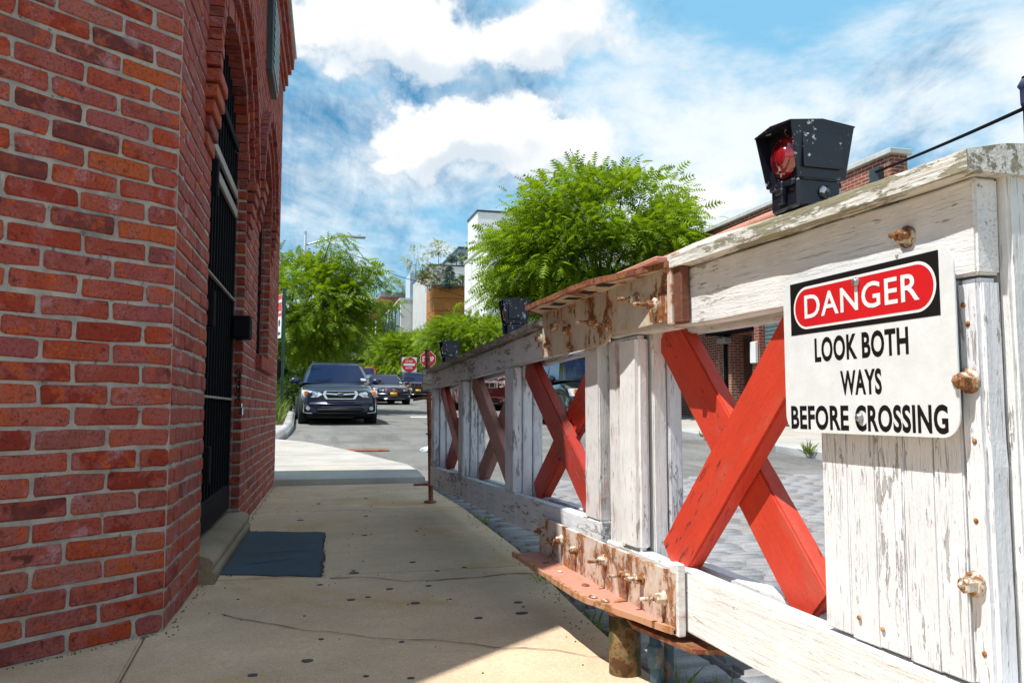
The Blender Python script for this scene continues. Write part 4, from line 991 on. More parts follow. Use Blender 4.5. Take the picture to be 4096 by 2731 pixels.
# rusted drop bolt pipe at the far end
rp = thing('drop_bolt_pipe', 'tall rusty pipe standing in the sidewalk at the far end of the barrier', 'pipe', (1.075, 6.75, 0))
mb = MB(); mb.tube([(.012, 0, -.05), (.0, 0, .55), (-.028, 0, 1.235)], .020, 12); mb.lathe([(.026, 1.235), (.026, 1.245), (.02, 1.25)], 12, Matrix.Translation((-.028, 0, 0))); mb.build('pipe', M['rust'], rp)
mb = MB()
for z, r in ((.005, .05), (.14, .055), (.55, .04)): mb.lathe([(r, z), (r, z + .010), (.024, z + .016)], 14, Matrix.Translation((.006, 0, 0)))
mb.build('collar', M['rust'], rp)
mb = MB(); mb.tube([(-.14, .02, .835), (-.05, .0, .85), (.06, -.02, .835), (.12, -.12, .80)], .012, 8); mb.tube([(.02, -.03, .98), (.03, -.05, .80), (.055, -.06, .70)], .011, 8); mb.tube([(-.13, .02, .145), (0, 0, .15), (.09, -.05, .15)], .010, 8); mb.build('handle', M['rust'], rp)
mb = MB(); mb.tube([(.085 + .03 * math.cos(t), -.16, .66 + .13 * math.sin(t)) for t in np.linspace(.2, 5.8, 16)], .010, 8); mb.build('hasp', M['rustbolt'], rp)
mb = MB(); mb.bbox(-.115, .03, -.32, -.30, .90, 1.07, .004); mb.build('end_plate', M['capgrey'], rp)

# ------------------------------------------------------------------ things across and along the street
# garage building of red brick on the right
gb = thing('garage_building', 'long low red brick garage with stone coping and steel roller door, across the street', 'building', (10.45, 12.7, 0))
def gbox(name, m, x0, x1, y0, y1, z0, z1, b=0.0, parent=gb):
    mb = MB(); I = Matrix.Translation((-10.45, -12.7, 0)); (mb.bbox(x0, x1, y0, y1, z0, z1, b, I) if b else mb.box(x0, x1, y0, y1, z0, z1, I)); return mb.build(name, M[m], parent)
# wall facing the street: x = 10.45, openings for a doorway and the roller door
ops = [(14.9, 17.1, 2.75), (17.42, 18.4, 2.15)]     # y0, y1, head height above its ground
HB = 5.42
w = MB(); I = Matrix.Translation((-10.45, -12.7, 0)); edges = [12.52] + [v for o_ in ops for v in o_[:2]] + [34.0]
w.box(10.45, 10.8, 12.52, 14.9, -.2, HB, I); w.box(10.45, 10.8, 17.1, 17.42, -.2, HB, I); w.box(10.45, 10.8, 18.4, 34.0, -.2, HB, I)
for (a, b, h) in ops: w.box(10.45, 10.8, a, b, gz(a) + h, HB, I)
w.box(10.8, 24, 12.52, 12.9, -.2, HB - 1.1, I); w.box(10.8, 24, 33.6, 34.0, -.2, HB, I); w.build('wall', M['rbrick'], gb)
gbox('roof', 'coping', 10.8, 24, 12.9, 33.6, HB - 1.45, HB - 1.35)
gbox('coping', 'coping', 10.38, 10.86, 12.45, 34.05, HB, HB + .10, .01); gbox('coping', 'coping', 10.86, 24, 12.45, 12.95, HB - 1.1, HB - .98, .01)
gbox('door_recess', 'flatblack', 11.1, 11.2, 17.3, 18.5, 0, 3.6); gbox('door', 'darkframe', 10.98, 11.05, 17.45, 18.35, .3, 2.6, .01)
rd = gbox('roller_door', 'roller', 10.62, 10.66, 14.9, 17.1, .1, 3.4)
for i in range(32):
    gbox('slat', 'roller', 10.585, 10.622, 14.92, 17.08, .32 + i * .09, .32 + i * .09 + .078, .012, rd)
gbox('meter_box', 'wallwhite', 10.36, 10.44, 17.14, 17.38, 1.85, 2.35, .01)
gbox('awning', 'black', 10.0, 10.44, 17.3, 18.9, 2.62, 2.74, .02); gbox('wall_light', 'greybar', 10.2, 10.44, 18.3, 18.7, 2.40, 2.56, .03)
gbox('scupper_box', 'darkframe', 10.34, 10.44, 12.72, 13.0, HB - .52, HB - .18, .01)
gbox('downpipe', 'black', 10.36, 10.44, 18.55, 18.63, .3, 3.0, .01)
# the cable that runs from it to a pole at the right
up = thing('utility_pole', 'dark utility pole at the right edge of the picture', 'pole', (7.92, 7.26, 0))
mb = MB(); mb.tube([(0, 0, -.2), (0, 0, 2.5), (.0, 0, 4.5)], [.085, .075, .062], 14); mb.build('shaft', M['black'], up)
mb = MB(); mb.lathe([(.07, 4.14), (.085, 4.2), (.085, 4.36), (.11, 4.40), (.07, 4.47)], 14); mb.build('cap', M['navy'], up)
cb = MB(); a = Vector((10.37, 12.85, 5.17)); b = Vector((7.82, 7.26, 4.11)); cb.tube([a.lerp(b, t) + Vector((0, 0, -.02 * 4 * t * (1 - t))) for t in np.linspace(0, 1, 14)], .024, 8)
o = cb.build('overhead_cable', M['black']); tag(o, 'thick black overhead cable from the garage corner to the pole at right', 'cable')

# far buildings up the hill
def bldg(name, label, x0, y0, g): return thing(name, label, 'building', (x0, y0, g))
def bx(root, name, m, x0, x1, y0, y1, z0, z1, parent=None, b=0.0):
    mb = MB(); I = Matrix.Translation(-Vector(root.location)); (mb.bbox(x0, x1, y0, y1, z0, z1, b, I) if b else mb.box(x0, x1, y0, y1, z0, z1, I)); o = mb.build(name, M[m], parent or root); return o
# white tower with the stair head, nearest of the pale buildings
wt = bldg('white_tower', 'tall white stucco building with a taller grey stair tower, behind the big locust tree', 10.9, 47, 1.5)
bx(wt, 'wall', 'wallwhite', 10.9, 24, 47.5, 54.2, 0, 10.6); bx(wt, 'coping', 'coping', 10.84, 24.05, 47.44, 54.26, 10.6, 10.72)
bx(wt, 'stair_tower', 'wallwhite', 10.905, 14.2, 50.2, 53.2, 10.6, 13.25); bx(wt, 'coping', 'darkframe', 10.85, 14.25, 50.15, 53.25, 13.25, 13.37)
for y in (49.6, 52.0): bx(wt, 'joint_strip', 'coping', 10.885, 10.9, y, y + .07, 1, 10.5)
bx(wt, 'joint_strip', 'coping', 10.886, 10.9, 47.5, 54.2, 7.4, 7.46)
for x in (12.4, 15.2, 18.0):
    for z in (4.0, 7.8): f = bx(wt, 'window', 'darkframe', x, x + 1.3, 47.44, 47.5, z, z + 1.5); bx(wt, 'pane', 'winglass', x + .08, x + 1.22, 47.41, 47.44, z + .08, z + 1.42, f)
bx(wt, 'vent_pipe', 'steel', 11.9, 11.96, 49.9, 49.96, 10.7, 12.0)
# low house with an orange cedar front and a roof terrace
oh = bldg('terrace_house', 'orange cedar clad house with railed roof terrace full of plants, left of the white tower', 10.7, 66, 2.4)
bx(oh, 'wall', 'wallpale', 10.75, 24, 66.3, 73, 0, 10.9)
for i in range(6): bx(oh, 'cedar_panel', 'orange', 10.7, 16.5, 66.0, 66.28, 4.6 + i * 1.05, 5.63 + i * 1.05, None, .02)
for i in range(6): bx(oh, 'cedar_panel', 'orange', 10.66, 10.74, 66.3, 69.5, 4.6 + i * 1.05, 5.63 + i * 1.05, None, .02)
bx(oh, 'window', 'darkframe', 10.60, 10.655, 67.2, 68.6, 4.8, 8.0)
bx(oh, 'coping', 'coping', 10.55, 17, 65.85, 66.4, 10.9, 11.03)
rl = MB(); I = Matrix.Translation(-Vector(oh.location))
for z in (11.25, 11.47, 11.69, 11.91): rl.tube([I @ Vector((11.2, 66.1, z)), I @ Vector((18, 66.1, z))], .025, 6)
for x in (11.2, 12.9, 14.6, 16.3, 18): rl.tube([I @ Vector((x, 66.1, 10.95)), I @ Vector((x, 66.1, 11.93))], .03, 6)
rl.build('railing', M['steel'], oh)
# the pale house behind it
pw = bldg('pale_house', 'pale grey house with square side windows and parapet roof, behind the cedar house', 10.8, 74.5, 3.1)
bx(pw, 'wall', 'wallpale', 11.75, 24, 74.5, 86, 0, 14.0); bx(pw, 'coping', 'darkframe', 11.7, 24, 74.45, 86, 14.0, 14.14)
for z in (6.2, 8.1, 9.9, 11.4): 
    f = bx(pw, 'window', 'darkframe', 11.71, 11.75, 75.6, 76.9, z, z + 1.0); bx(pw, 'pane', 'winglass', 11.69, 11.71, 75.7, 76.8, z + .08, z + .92, f)
f = bx(pw, 'window', 'darkframe', 14.6, 16.6, 74.42, 74.5, 10.4, 12.4); bx(pw, 'pane', 'winglass', 14.7, 16.5, 74.39, 74.42, 10.5, 12.3, f)
# glass-fronted row houses farther up
gl = bldg('glass_row_house', 'row house with tall glass bays and a pale blue glass penthouse, far up the street', 10.5, 87, 4.2)
bx(gl, 'wall', 'wallpale', 10.55, 24, 86.2, 104, 0, 12.3); bx(gl, 'penthouse', 'palegl', 11.5, 22, 86.4, 90, 12.5, 15.2); bx(gl, 'coping', 'coping', 10.4, 24, 86.15, 104.1, 12.3, 12.5)
for i, y in enumerate((87.2, 90.2, 93.4, 96.6, 100)):
    f = bx(gl, 'bay', 'darkframe', 10.05, 10.55, y, y + 1.9, 5.3, 11.9)
    for k in range(3): bx(gl, 'pane', 'winglass', 10.02, 10.05, y + .12, y + 1.78, 5.5 + k * 2.1, 7.4 + k * 2.1, f)
    for k in range(3): bx(gl, 'pane', 'palegl', 10.15, 10.5, y - .03, y, 5.5 + k * 2.1, 7.4 + k * 2.1, f)
# brick block at the top of the street
fb = bldg('brick_block', 'far red brick block with slit windows and a roof garden, above the street trees', 7.0, 112, 6.0)
bx(fb, 'wall', 'farbrick', 10.8, 22, 112, 126, 0, 16.1); bx(fb, 'parapet', 'wallgrey', 10.9, 22, 112.1, 125.8, 16.1, 16.8); bx(fb, 'cornice', 'farbrick', 10.65, 22, 111.85, 126, 15.0, 15.2)
for z in (6.6, 9.6, 12.0): f = bx(fb, 'window', 'darkframe', 12.65, 13.2, 111.9, 112, z, z + 1.9); bx(fb, 'pane', 'winglass', 12.73, 13.12, 111.86, 111.9, z + .1, z + 1.8, f)
for i, y in enumerate((112.3, 115.6, 119, 122.4)):
    bx(fb, 'pilaster', 'farbrick', 10.45, 10.8, y, y + .8, 0, 14.4); f = bx(fb, 'window', 'darkframe', 10.72, 10.8, y + 1.2, y + 2.6, 7, 13.6); bx(fb, 'pane', 'palegl', 10.68, 10.72, y + 1.35, y + 2.45, 7.2, 13.4, f)
rl = MB(); I = Matrix.Translation(-Vector(fb.location)); rl.tube([I @ Vector((10.9, 112.2, 17.6)), I @ Vector((22, 112.2, 17.6))], .04, 6)
for x in (10.9, 13.4, 15.8, 18): rl.tube([I @ Vector((x, 112.2, 16.6)), I @ Vector((x, 112.2, 17.6))], .04, 6)
rl.build('railing', M['steel'], fb)
gy = bldg('grey_block', 'blue grey block rising behind the pale house roof', 18, 95, 4.5)
bx(gy, 'wall', 'wallgrey', 18.6, 30, 96, 108, 0, 20.0); bx(gy, 'coping', 'darkframe', 18.5, 30, 95.9, 108, 20.0, 20.25)
# small gabled shed in the gap
sh = thing('gabled_shed', 'small shed with a pale pitched roof between the street tree and the white tower', 'shed', (12.6, 58, 1.9))
bx(sh, 'wall', 'bark', 11.4, 14.2, 58, 62, 0, 7.2)
mb = MB(); I = Matrix.Translation(-Vector(sh.location))
for sx in (-1, 1): mb.add([I @ Vector(p) for p in ((12.8, 57.8, 8.35), (12.8, 62.2, 8.35), (12.8 + sx * 1.75, 62.2, 7.1), (12.8 + sx * 1.75, 57.8, 7.1), (12.8, 57.8, 8.2), (12.8, 62.2, 8.2), (12.8 + sx * 1.75, 62.2, 6.95), (12.8 + sx * 1.75, 57.8, 6.95))], [(0, 1, 2, 3), (4, 7, 6, 5), (0, 3, 7, 4), (3, 2, 6, 7), (2, 1, 5, 6)])
mb.build('roof', M['wallgrey'], sh)

# ------------------------------------------------------------------ trees
def frond_template(n=5, L=1.0, wid=.40, droop=.34, lw=.15):
    v = []; f = []
    for i in range(n):
        t = (i + .5) / n; x = t * L; z = -droop * t * t; ww = wid * math.sin(math.pi * (.18 + .72 * t))
        for s in (-1, 1):
            k = len(v); v += [(x - lw * .5, 0, z), (x + lw * .55, 0, z - .01), (x + lw * .9, s * ww, z - .10), ]; f.append((k, k + 1, k + 2))
    k = len(v); v += [(L * .9, -.06, -droop * .8), (L * .9, .06, -droop * .8), (L * 1.12, 0, -droop * 1.15)]; f.append((k, k + 1, k + 2))
    return np.array(v), np.array(f)
def foliage(name, m, pts, dirs, size, tpl, parent, tint, base=None):
    """many small compound leaves: pts (n,3), dirs (n,3) growth directions, size (n,)"""
    V, F = tpl; n = len(pts)
    d = dirs / np.linalg.norm(dirs, axis=1, keepdims=True); r = rng.normal(size=(n, 3)) * .55 + np.array([0, 0, 1.0])
    y = np.cross(r, d); y /= np.linalg.norm(y, axis=1, keepdims=True) + 1e-9; z = np.cross(d, y)
    P = pts[:, None, :] + size[:, None, None] * (V[None, :, 0, None] * d[:, None, :] + V[None, :, 1, None] * y[:, None, :] + V[None, :, 2, None] * z[:, None, :])
    P = P.reshape(-1, 3); nv = len(V); FF = (F[None] + (np.arange(n) * nv)[:, None, None]).reshape(-1, 3)
    me = bpy.data.meshes.new(name); me.vertices.add(len(P)); me.vertices.foreach_set('co', P.astype(np.float32).ravel())
    me.loops.add(FF.size); me.loops.foreach_set('vertex_index', FF.astype(np.int32).ravel()); me.polygons.add(len(FF)); me.polygons.foreach_set('loop_start', np.arange(0, FF.size, 3, dtype=np.int32))
    me.update(calc_edges=True)
    at = me.attributes.new('tint', 'FLOAT', 'POINT'); at.data.foreach_set('value', np.repeat(tint, nv).astype(np.float32))
    me.materials.append(M[m]); o = bpy.data.objects.new(name, me); return link(o, parent)
TPL = frond_template()
def tree(name, label, base, trunk_h, centre, rad, ncl, nfr, fs, m, group=None, lean=(0, 0), cat='tree', cl=.95, flat_=.34, tr=.11, skew=0.0, extra=()):
    """base on the ground, crown an uneven ellipsoid round centre made of layered sprays at the branch tips"""
    t = thing(name, label, cat, base, 0, group); B = np.array(base); C = np.array(centre) - B; rad = np.array(rad, float)
    cs = []; 
    while len(cs) < ncl:
        u = rng.normal(size=3); u /= np.linalg.norm(u); q = rng.uniform(.30, 1.0) ** .40
        if u[2] < -.88: continue
        wob_ = 1 + .22 * noise.noise(Vector(u * 2.2) + Vector((len(label), ncl * .1, 3)))
        p = C + u * rad * q * wob_
        cs.append((p, u))
    nx_ = len(cs)
    for e in extra: cs.append((np.array(e) - B, np.array([.5, -.2, -.1])))
    pts = []; dr = []; sz = []; tn = []
    for ci, (p, u) in enumerate(cs):
        k = int(nfr * rng.uniform(.6, 1.35) * (1 if ci < nx_ else .5)); rr = (1 if ci < nx_ else .62) * cl * rng.uniform(.65, 1.25); q = rng.normal(size=(k, 3)) * np.array([rr, rr, rr * flat_]) * .5
        q[:, 2] -= (q[:, 0] ** 2 + q[:, 1] ** 2) * .18 / rr
        o = p + q; pts.append(o); out = q / (np.linalg.norm(q, axis=1, keepdims=True) + 1e-6) + u * .9 + rng.normal(size=(k, 3)) * .45; out[:, 2] -= .15
        dr.append(out); sz.append(fs * rng.uniform(.6, 1.3, k)); tn.append(np.clip(rng.uniform(.15, .85) + rng.normal(size=k) * .22, 0, 1))
    foliage('crown', m, np.concatenate(pts), np.concatenate(dr), np.concatenate(sz), TPL, t, np.concatenate(tn))
    mb = MB(); top = np.array([C[0] * .5 + lean[0], C[1] * .5 + lean[1], trunk_h])
    mb.tube([(0, 0, -.2), (top[0] * .4, top[1] * .4, trunk_h * .5), tuple(top)], [tr * 1.25, tr, tr * .8], 9)
    for (p, u) in cs[:nx_:3] + cs[nx_::2]:
        midp = top * .45 + p * .55 + np.array([0, 0, -.12 * np.linalg.norm(p - top)]); mb.tube([tuple(top), tuple(midp), tuple(p - u * .25)], [tr * .5, tr * .24, .012], 5)
    mb.build('trunk', M['bark'], t); return t
def at(px, py, zc):
    f = Vector((math.sin(YAW) * math.cos(PITCH), math.cos(YAW) * math.cos(PITCH), math.sin(PITCH))); r = Vector((math.cos(YAW), -math.sin(YAW), 0)); u = r.cross(f)
    return Vector((0, 0, .75)) + ((px - 2048) / 3300 * r + (1365.5 - py) / 3300 * u + f) * zc
def crown_at(px, py, zc): return tuple(at(px, py, zc))
c = at(2415, 960, 23.5)
tree('locust_tree', 'largest bright green honey locust with a broad crown, in front of the brick garage', (8.2, c.y, gz(c.y)), 3.4, (c.x, c.y, c.z - .3), (3.05, 2.8, 2.1), 125, 125, .31, 'leafA', 'street trees', tr=.14)
c = at(1205, 1240, 27)
tree('locust_tree', 'bright green street tree on the left, overhanging the parked dark blue car', (-.7, c.y, gz(c.y)), 2.6, (c.x - .1, c.y, c.z), (2.0, 2.4, 1.72), 78, 80, .30, 'leafA', 'street trees', tr=.12,
     extra=[tuple(at(*q)) for q in ((1345, 945, 26), (1335, 985, 26), (1310, 1020, 26), (1400, 1030, 26), (1450, 1050, 26), (1470, 1090, 26.5), (1500, 1105, 26), (1440, 1110, 27), (1540, 1210, 26), (1470, 1220, 27), (1400, 1180, 26), (1420, 1270, 27), (1430, 1150, 25.5), (1330, 1350, 27), (1300, 1410, 26), (1250, 1440, 26), (1350, 1440, 28), (1180, 1420, 27))])
c = at(1890, 1345, 43)
tree('locust_tree', 'yellow green street tree in front of the cedar house, beside the far warning lamp', (8.3, c.y, gz(c.y)), 2.6, (c.x, c.y, c.z - .2), (2.5, 2.4, 1.15), 85, 90, .33, 'leafB', 'street trees', tr=.10)
c = at(1600, 1430, 62)
tree('street_tree', 'mid green street tree above the do not enter sign', (c.x, c.y, gz(c.y)), 2.5, (c.x, c.y, c.z), (2.2, 2.4, 1.6), 70, 42, .5, 'leafA', 'street trees', tr=.12)
c = at(1480, 1430, 78)
tree('street_tree', 'feathery street tree in front of the far brick block', (c.x, c.y, gz(c.y)), 3.0, (c.x, c.y, c.z), (3.4, 3.2, 2.2), 80, 40, .6, 'leafA', 'street trees', tr=.14)
c = at(1290, 1450, 70)
tree('street_tree', 'dark green tree up the hill behind the parked dark blue car', (c.x, c.y, gz(c.y)), 3.0, (c.x, c.y, c.z), (4.2, 3.5, 2.2), 100, 42, .6, 'leafD', 'street trees', tr=.16)
c = at(1170, 1400, 40)
tree('street_tree', 'dark leafy tree at the left behind the green signpost', (c.x, c.y, gz(c.y)), 2.0, (c.x, c.y, c.z), (2.6, 2.6, 2.0), 90, 44, .42, 'leafD', 'street trees', tr=.12)
c = at(1460, 1385, 100)
tree('street_tree', 'hazy dark tree on the crest beside the far brick block', (c.x, c.y, gz(c.y)), 3.0, (c.x, c.y, c.z), (5, 4, 3.2), 80, 36, .8, 'leafD', 'street trees', tr=.16)
c = at(1690, 1395, 72)
tree('street_tree', 'small bright street tree left of the middle warning lamp', (9.2, c.y, gz(c.y)), 2.2, (c.x, c.y, c.z), (2.0, 2.0, 1.4), 60, 40, .42, 'leafB', 'street trees', tr=.08)
# plants on the roofs
def shrub(name, label, px, py, zc, rx, rz_, ncl, nfr, fs, m, cat='shrub', base_dz=None, group=None):
    c = at(px, py, zc); b = (c.x, c.y, c.z - rz_ - .1); return tree(name, label, b, rz_ * .7, tuple(c), (rx, rx, rz_), ncl, nfr, fs, m, group, cat=cat, cl=rx * .45, tr=.03)
shrub('roof_tree', 'thin pale yellow sapling at the corner of the pale house roof, leftmost of two', 1664, 1040, 76, 1.0, 1.4, 24, 9, .30, 'leafY', 'sapling', group='roof saplings')
shrub('roof_tree', 'thin pale yellow sapling above the terrace, taller against the sky', 1755, 1000, 78, 1.0, 1.1, 24, 9, .30, 'leafY', 'sapling', group='roof saplings')
for i, (px, py) in enumerate(((1808, 1030), (1827, 1026), (1848, 1030))):
    shrub('roof_conifer', ('small conifer on the pale house roof, left of three', 'small conifer on the pale house roof, between two others', 'small conifer on the pale house roof, nearest the white tower')[i], px, py, 77, .32, .55, 14, 16, .22, 'leafBlue', 'conifer', group='roof conifers')
shrub('terrace_shrub', 'leafy purple and green shrub spilling over the left end of the roof terrace', 1735, 1095, 67.5, 1.0, .75, 34, 24, .28, 'leafP')
shrub('terrace_shrub', 'low green bush at the right end of the roof terrace railing', 1850, 1125, 67, .5, .4, 14, 20, .22, 'leafD')
shrub('blossom_shrub', 'white flowering shrub at the corner of the roof terrace', 1718, 1125, 66.6, .38, .5, 14, 18, .18, 'flower')
c = at(1798, 1110, 66.8); sc = thing('spruce', 'blue grey spruce standing behind the terrace railing', 'conifer', (c.x, c.y, c.z - .9))
n = 520; h = rng.uniform(0, 1, n) ** 1.3; an = rng.uniform(0, 6.283, n); rr2 = (1 - h) * .62 * rng.uniform(.3, 1, n)
foliage('crown', 'leafBlue', np.stack([rr2 * np.cos(an), rr2 * np.sin(an), .15 + h * 1.75], 1), np.stack([np.cos(an), np.sin(an), np.full(n, -.15)], 1), np.full(n, .30), TPL, sc, rng.uniform(0, 1, n))
mb = MB(); mb.tube([(0, 0, -.2), (0, 0, 1.7)], [.05, .01], 6); mb.build('trunk', M['bark'], sc)
for i, (px, py) in enumerate(((1565, 1155), (1612, 1150))): shrub('roof_shrub', ('green shrub on the far brick roof, left of the rail', 'pale shrub on the far brick roof, right one')[i], px, py, 113, .8, .9, 12, 14, .4, ('leafA', 'leafY')[i])
# planting strip on the left: shrubs and tufts of grass
shrub('verge_shrub', 'dark low shrub on the verge beside the pale lamp post', 1165, 1560, 24, .45, .35, 26, 34, .16, 'leafD'); shrub('verge_shrub', 'bushy green shrub on the verge behind the green signpost', 1130, 1545, 27, .7, .45, 26, 34, .2, 'leafA')
gr_ = []
TB = (np.array([(0, -.02, 0), (0, .02, 0), (.55, .012, .0), (1.0, 0, -.12)]), np.array([(0, 1, 2), (0, 2, 3)]))
n = 3600; gx = rng.uniform(-2.4, -.26, n); gyy = rng.uniform(17.5, 26, n); hgt = rng.uniform(.25, .75, n) * (1 - np.clip((gx + .6) / .5, 0, 1) * .6)
o = foliage('verge_grass', 'grass', np.stack([gx, gyy, np.array([gz(v) for v in gyy]) - .02], 1), np.stack([rng.normal(size=n) * .35, rng.normal(size=n) * .35, np.ones(n)], 1), hgt, TB, None, rng.uniform(0, 1, n)); tag(o, 'tall green and straw coloured grass on the verge by the kerb', 'grass', kind='stuff')
strip_mesh(lambda y: (-6, -.2), [17.42, 20, 25, 32], -.03).build('verge_soil', M['soil'], kind='structure')
strip_mesh(lambda y: (-40, -2.4), [17.45, 20, 25, 32, 43, 60, 100], -.06).build('lot_pavement', M['apron'], kind='structure')
# weeds at the edge of the near sidewalk
wd = []
for (x, y, k, h) in ((1.02, 2.62, 40, .05), (1.06, 2.95, 46, .09), (1.12, 3.6, 70, .12), (1.17, 4.05, 46, .10), (1.20, 4.4, 30, .06), (1.27, 5.7, 50, .10), (1.24, 5.2, 20, .05), (1.06, 2.2, 46, .10), (1.13, 2.05, 40, .10), (1.2, 1.9, 30, .06), (7.5, 12.2, 60, .16), (7.52, 11.0, 70, .20), (7.48, 14.3, 40, .12)):
    for _ in range(k): wd.append((x + rng.normal() * .02, y + rng.normal() * .05, gz(y) - .07, h * rng.uniform(.5, 1.3)))
wd = np.array(wd); n = len(wd)
o = foliage('weeds', 'grass', wd[:, :3], np.stack([rng.normal(size=n) * .6, rng.normal(size=n) * .6, np.ones(n)], 1), wd[:, 3], TB, None, rng.uniform(0, 1, n)); tag(o, 'tufts of weeds growing in the gap between sidewalk and cobbles', 'weeds', kind='stuff')

# ------------------------------------------------------------------ vehicles (local: x forward, nose at x=0, y to the left, z up)
def lerp3(a, b, t): return tuple(a[i] + (b[i] - a[i]) * t for i in range(3))
def sub_obj(name, mb, m, parent, lv=1, sm=True):
    o = mb.build(name, m, parent)
    if sm: o.data.polygons.foreach_set('use_smooth', [True] * len(o.data.polygons))
    if lv:
        md = o.modifiers.new('smooth', 'SUBSURF'); md.levels = lv; md.render_levels = lv
    return o
def vehicle(name, label, cat, pos, rz, L, W_, H, belt, hood, cowl, wsx, rx0, rx1, paint, kind='car', plate=None, grille='bar', group=None, wheel=.33, rack=False):
    """hood: nose height; cowl: (x, z) foot of the windscreen; wsx: x of the roof's front edge; rx0, rx1: rear edge of roof and of the belt"""
    t = thing(name, label, cat, pos, rz, group); hw = W_ / 2; P = M[paint]; zb = .22
    st = [(0.0, hw * .80, zb + .16, hood - .12), (-.03, hw * .90, zb + .05, hood - .05), (-.16, hw * .965, zb, hood), (-.55, hw * .99, zb, hood + (cowl[1] - hood) * .45), (cowl[0], hw, zb, cowl[1]), (cowl[0] - .5, hw, zb, belt), (-L * .62, hw, zb, belt + .01), (rx1, hw * .985, zb, belt), (-L + .10, hw * .95, zb + .04, belt - .03), (-L, hw * .86, zb + .16, belt - .12)]
    mb = MB(); rings = []
    for (x, w, z0, z1) in st:
        h = z1 - z0; half = [(0, z0), (w * .86, z0), (w * .975, z0 + .07), (w, z0 + h * .38), (w * .985, z0 + h * .72), (w * .93, z1 - .045), (w * .80, z1 - .006), (w * .4, z1 + .012), (0, z1 + .016)]
        rings.append([(x + (.05 if False else 0) - .10 * (abs(y) / hw) ** 3 * (1 if x > -.2 else 0), y, z) for (y, z) in half] + [(x - .10 * (abs(y) / hw) ** 3 * (1 if x > -.2 else 0), -y, z) for (y, z) in reversed(half[1:-1])])
    n = len(rings[0]); vs = [p for r in rings for p in r]
    fs = [(i * n + k, (i + 1) * n + k, (i + 1) * n + (k + 1) % n, i * n + (k + 1) % n) for i in range(len(rings) - 1) for k in range(n)] + [tuple(range(n)), tuple(reversed(range((len(rings) - 1) * n, len(rings) * n)))]
    mb.add(vs, fs); sub_obj('body', mb, P, t, 2)
    # greenhouse
    cx, cz = cowl; yb, yr = hw * .90, hw * (.70 if kind != 'van' else .84); zr = H
    Bf = [(cx, -yb, cz), (cx, yb, cz)]; Br = [(rx1, -yb, belt), (rx1, yb, belt)]; Tf = [(wsx, -yr, zr - .03), (wsx, yr, zr - .03)]; Tr = [(rx0, -yr, zr - .05), (rx0, yr, zr - .05)]
    mb = MB(); bm = bmesh.new(); V = [bm.verts.new(p) for p in Bf + Br + Tf + Tr]
    for f in ((0, 1, 5, 4), (3, 2, 6, 7), (2, 0, 4, 6), (1, 3, 7, 5), (4, 5, 7, 6)): bm.faces.new([V[i] for i in f])
    bmesh.ops.recalc_face_normals(bm, faces=bm.faces[:]); bmesh.ops.bevel(bm, geom=[e for e in bm.edges if all(v.co.z > cz + .1 for v in e.verts) or abs(e.verts[0].co.z - e.verts[1].co.z) > .2], offset=.05, segments=3, affect='EDGES'); mb.bm(bm, None, True)
    mb.build('cabin', P, t)
    mb = MB(); mb.bbox(rx0 + .1, wsx - .12, -yr + .08, yr - .08, zr - .045, zr + .002, .02); mb.build('roof', P, t)
    def pane(nm, a, b, c, d, ins, m='glass', off=.006):
        a, b, c, d = map(Vector, (a, b, c, d)); cen = (a + b + c + d) / 4; nrm = (b - a).cross(d - a).normalized()
        def bl(u, v): return a.lerp(b, u).lerp(d.lerp(c, u), v) + nrm * off
        u0, u1, v0, v1 = ins; mb = MB(); q = [bl(u, v) for (u, v) in ((u0, v0), (u1, v0), (u1, v1), (u0, v1))]; mb.add(q + [p - nrm * .004 for p in q], [(0, 1, 2, 3), (7, 6, 5, 4), (0, 4, 5, 1), (1, 5, 6, 2), (2, 6, 7, 3), (3, 7, 4, 0)]); return mb.build(nm, M[m], t)
    ws = pane('windscreen', Bf[1], Bf[0], Tf[0], Tf[1], (.06, .94, .06, .92)) if False else pane('windscreen', Bf[0], Bf[1], Tf[1], Tf[0], (.055, .945, .05, .93))
    pane('rear_window', Br[1], Br[0], Tr[0], Tr[1], (.08, .92, .1, .9))
    for (b0, b1, t0, t1) in ((Bf[1], Br[1], Tf[1], Tr[1]), (Br[0], Bf[0], Tr[0], Tf[0])):
        for (u0, u1) in (((.08, .40), (.43, .74), (.77, .94)) if b0[1] > 0 else ((.06, .23), (.26, .57), (.60, .92))): pane('side_window', b0, b1, t1, t0, (u0, u1, .06, .88))
    for i, (yy, zz) in enumerate(((-.35, .09), (.28, .07))):
        a = Vector(lerp3(lerp3(Bf[0], Bf[1], .5 + yy), lerp3(Tf[0], Tf[1], .5 + yy), .05)); 
        mb = MB(); a.x += .02; a.z += .02; mb.tube([tuple(a), (a.x - .10, a.y + .45, a.z + .09)], .008, 5); mb.build('wiper', M['flatblack'], t)
    a = Vector(lerp3(lerp3(Bf[0], Bf[1], .90), lerp3(Tf[0], Tf[1], .90), .10)); dv = (Vector(Tf[0]) - Vector(Bf[0])).normalized(); up_ = Vector((dv.x, 0, dv.z)).normalized(); nn = Vector((up_.z, 0, -up_.x)); nn = nn if nn.x > 0 else -nn
    mb = MB(); b_ = a + nn * .010; mb.add([tuple(b_ + Vector((0, y, 0)) + up_ * q) for (y, q) in ((-.06, 0), (.06, 0), (.06, .10), (-.06, .10))] + [tuple(b_ - nn * .002 + Vector((0, y, 0)) + up_ * q) for (y, q) in ((-.06, 0), (.06, 0), (.06, .10), (-.06, .10))], [(0, 1, 2, 3), (7, 6, 5, 4)]); mb.build('windscreen_sticker', M['paper'], t)
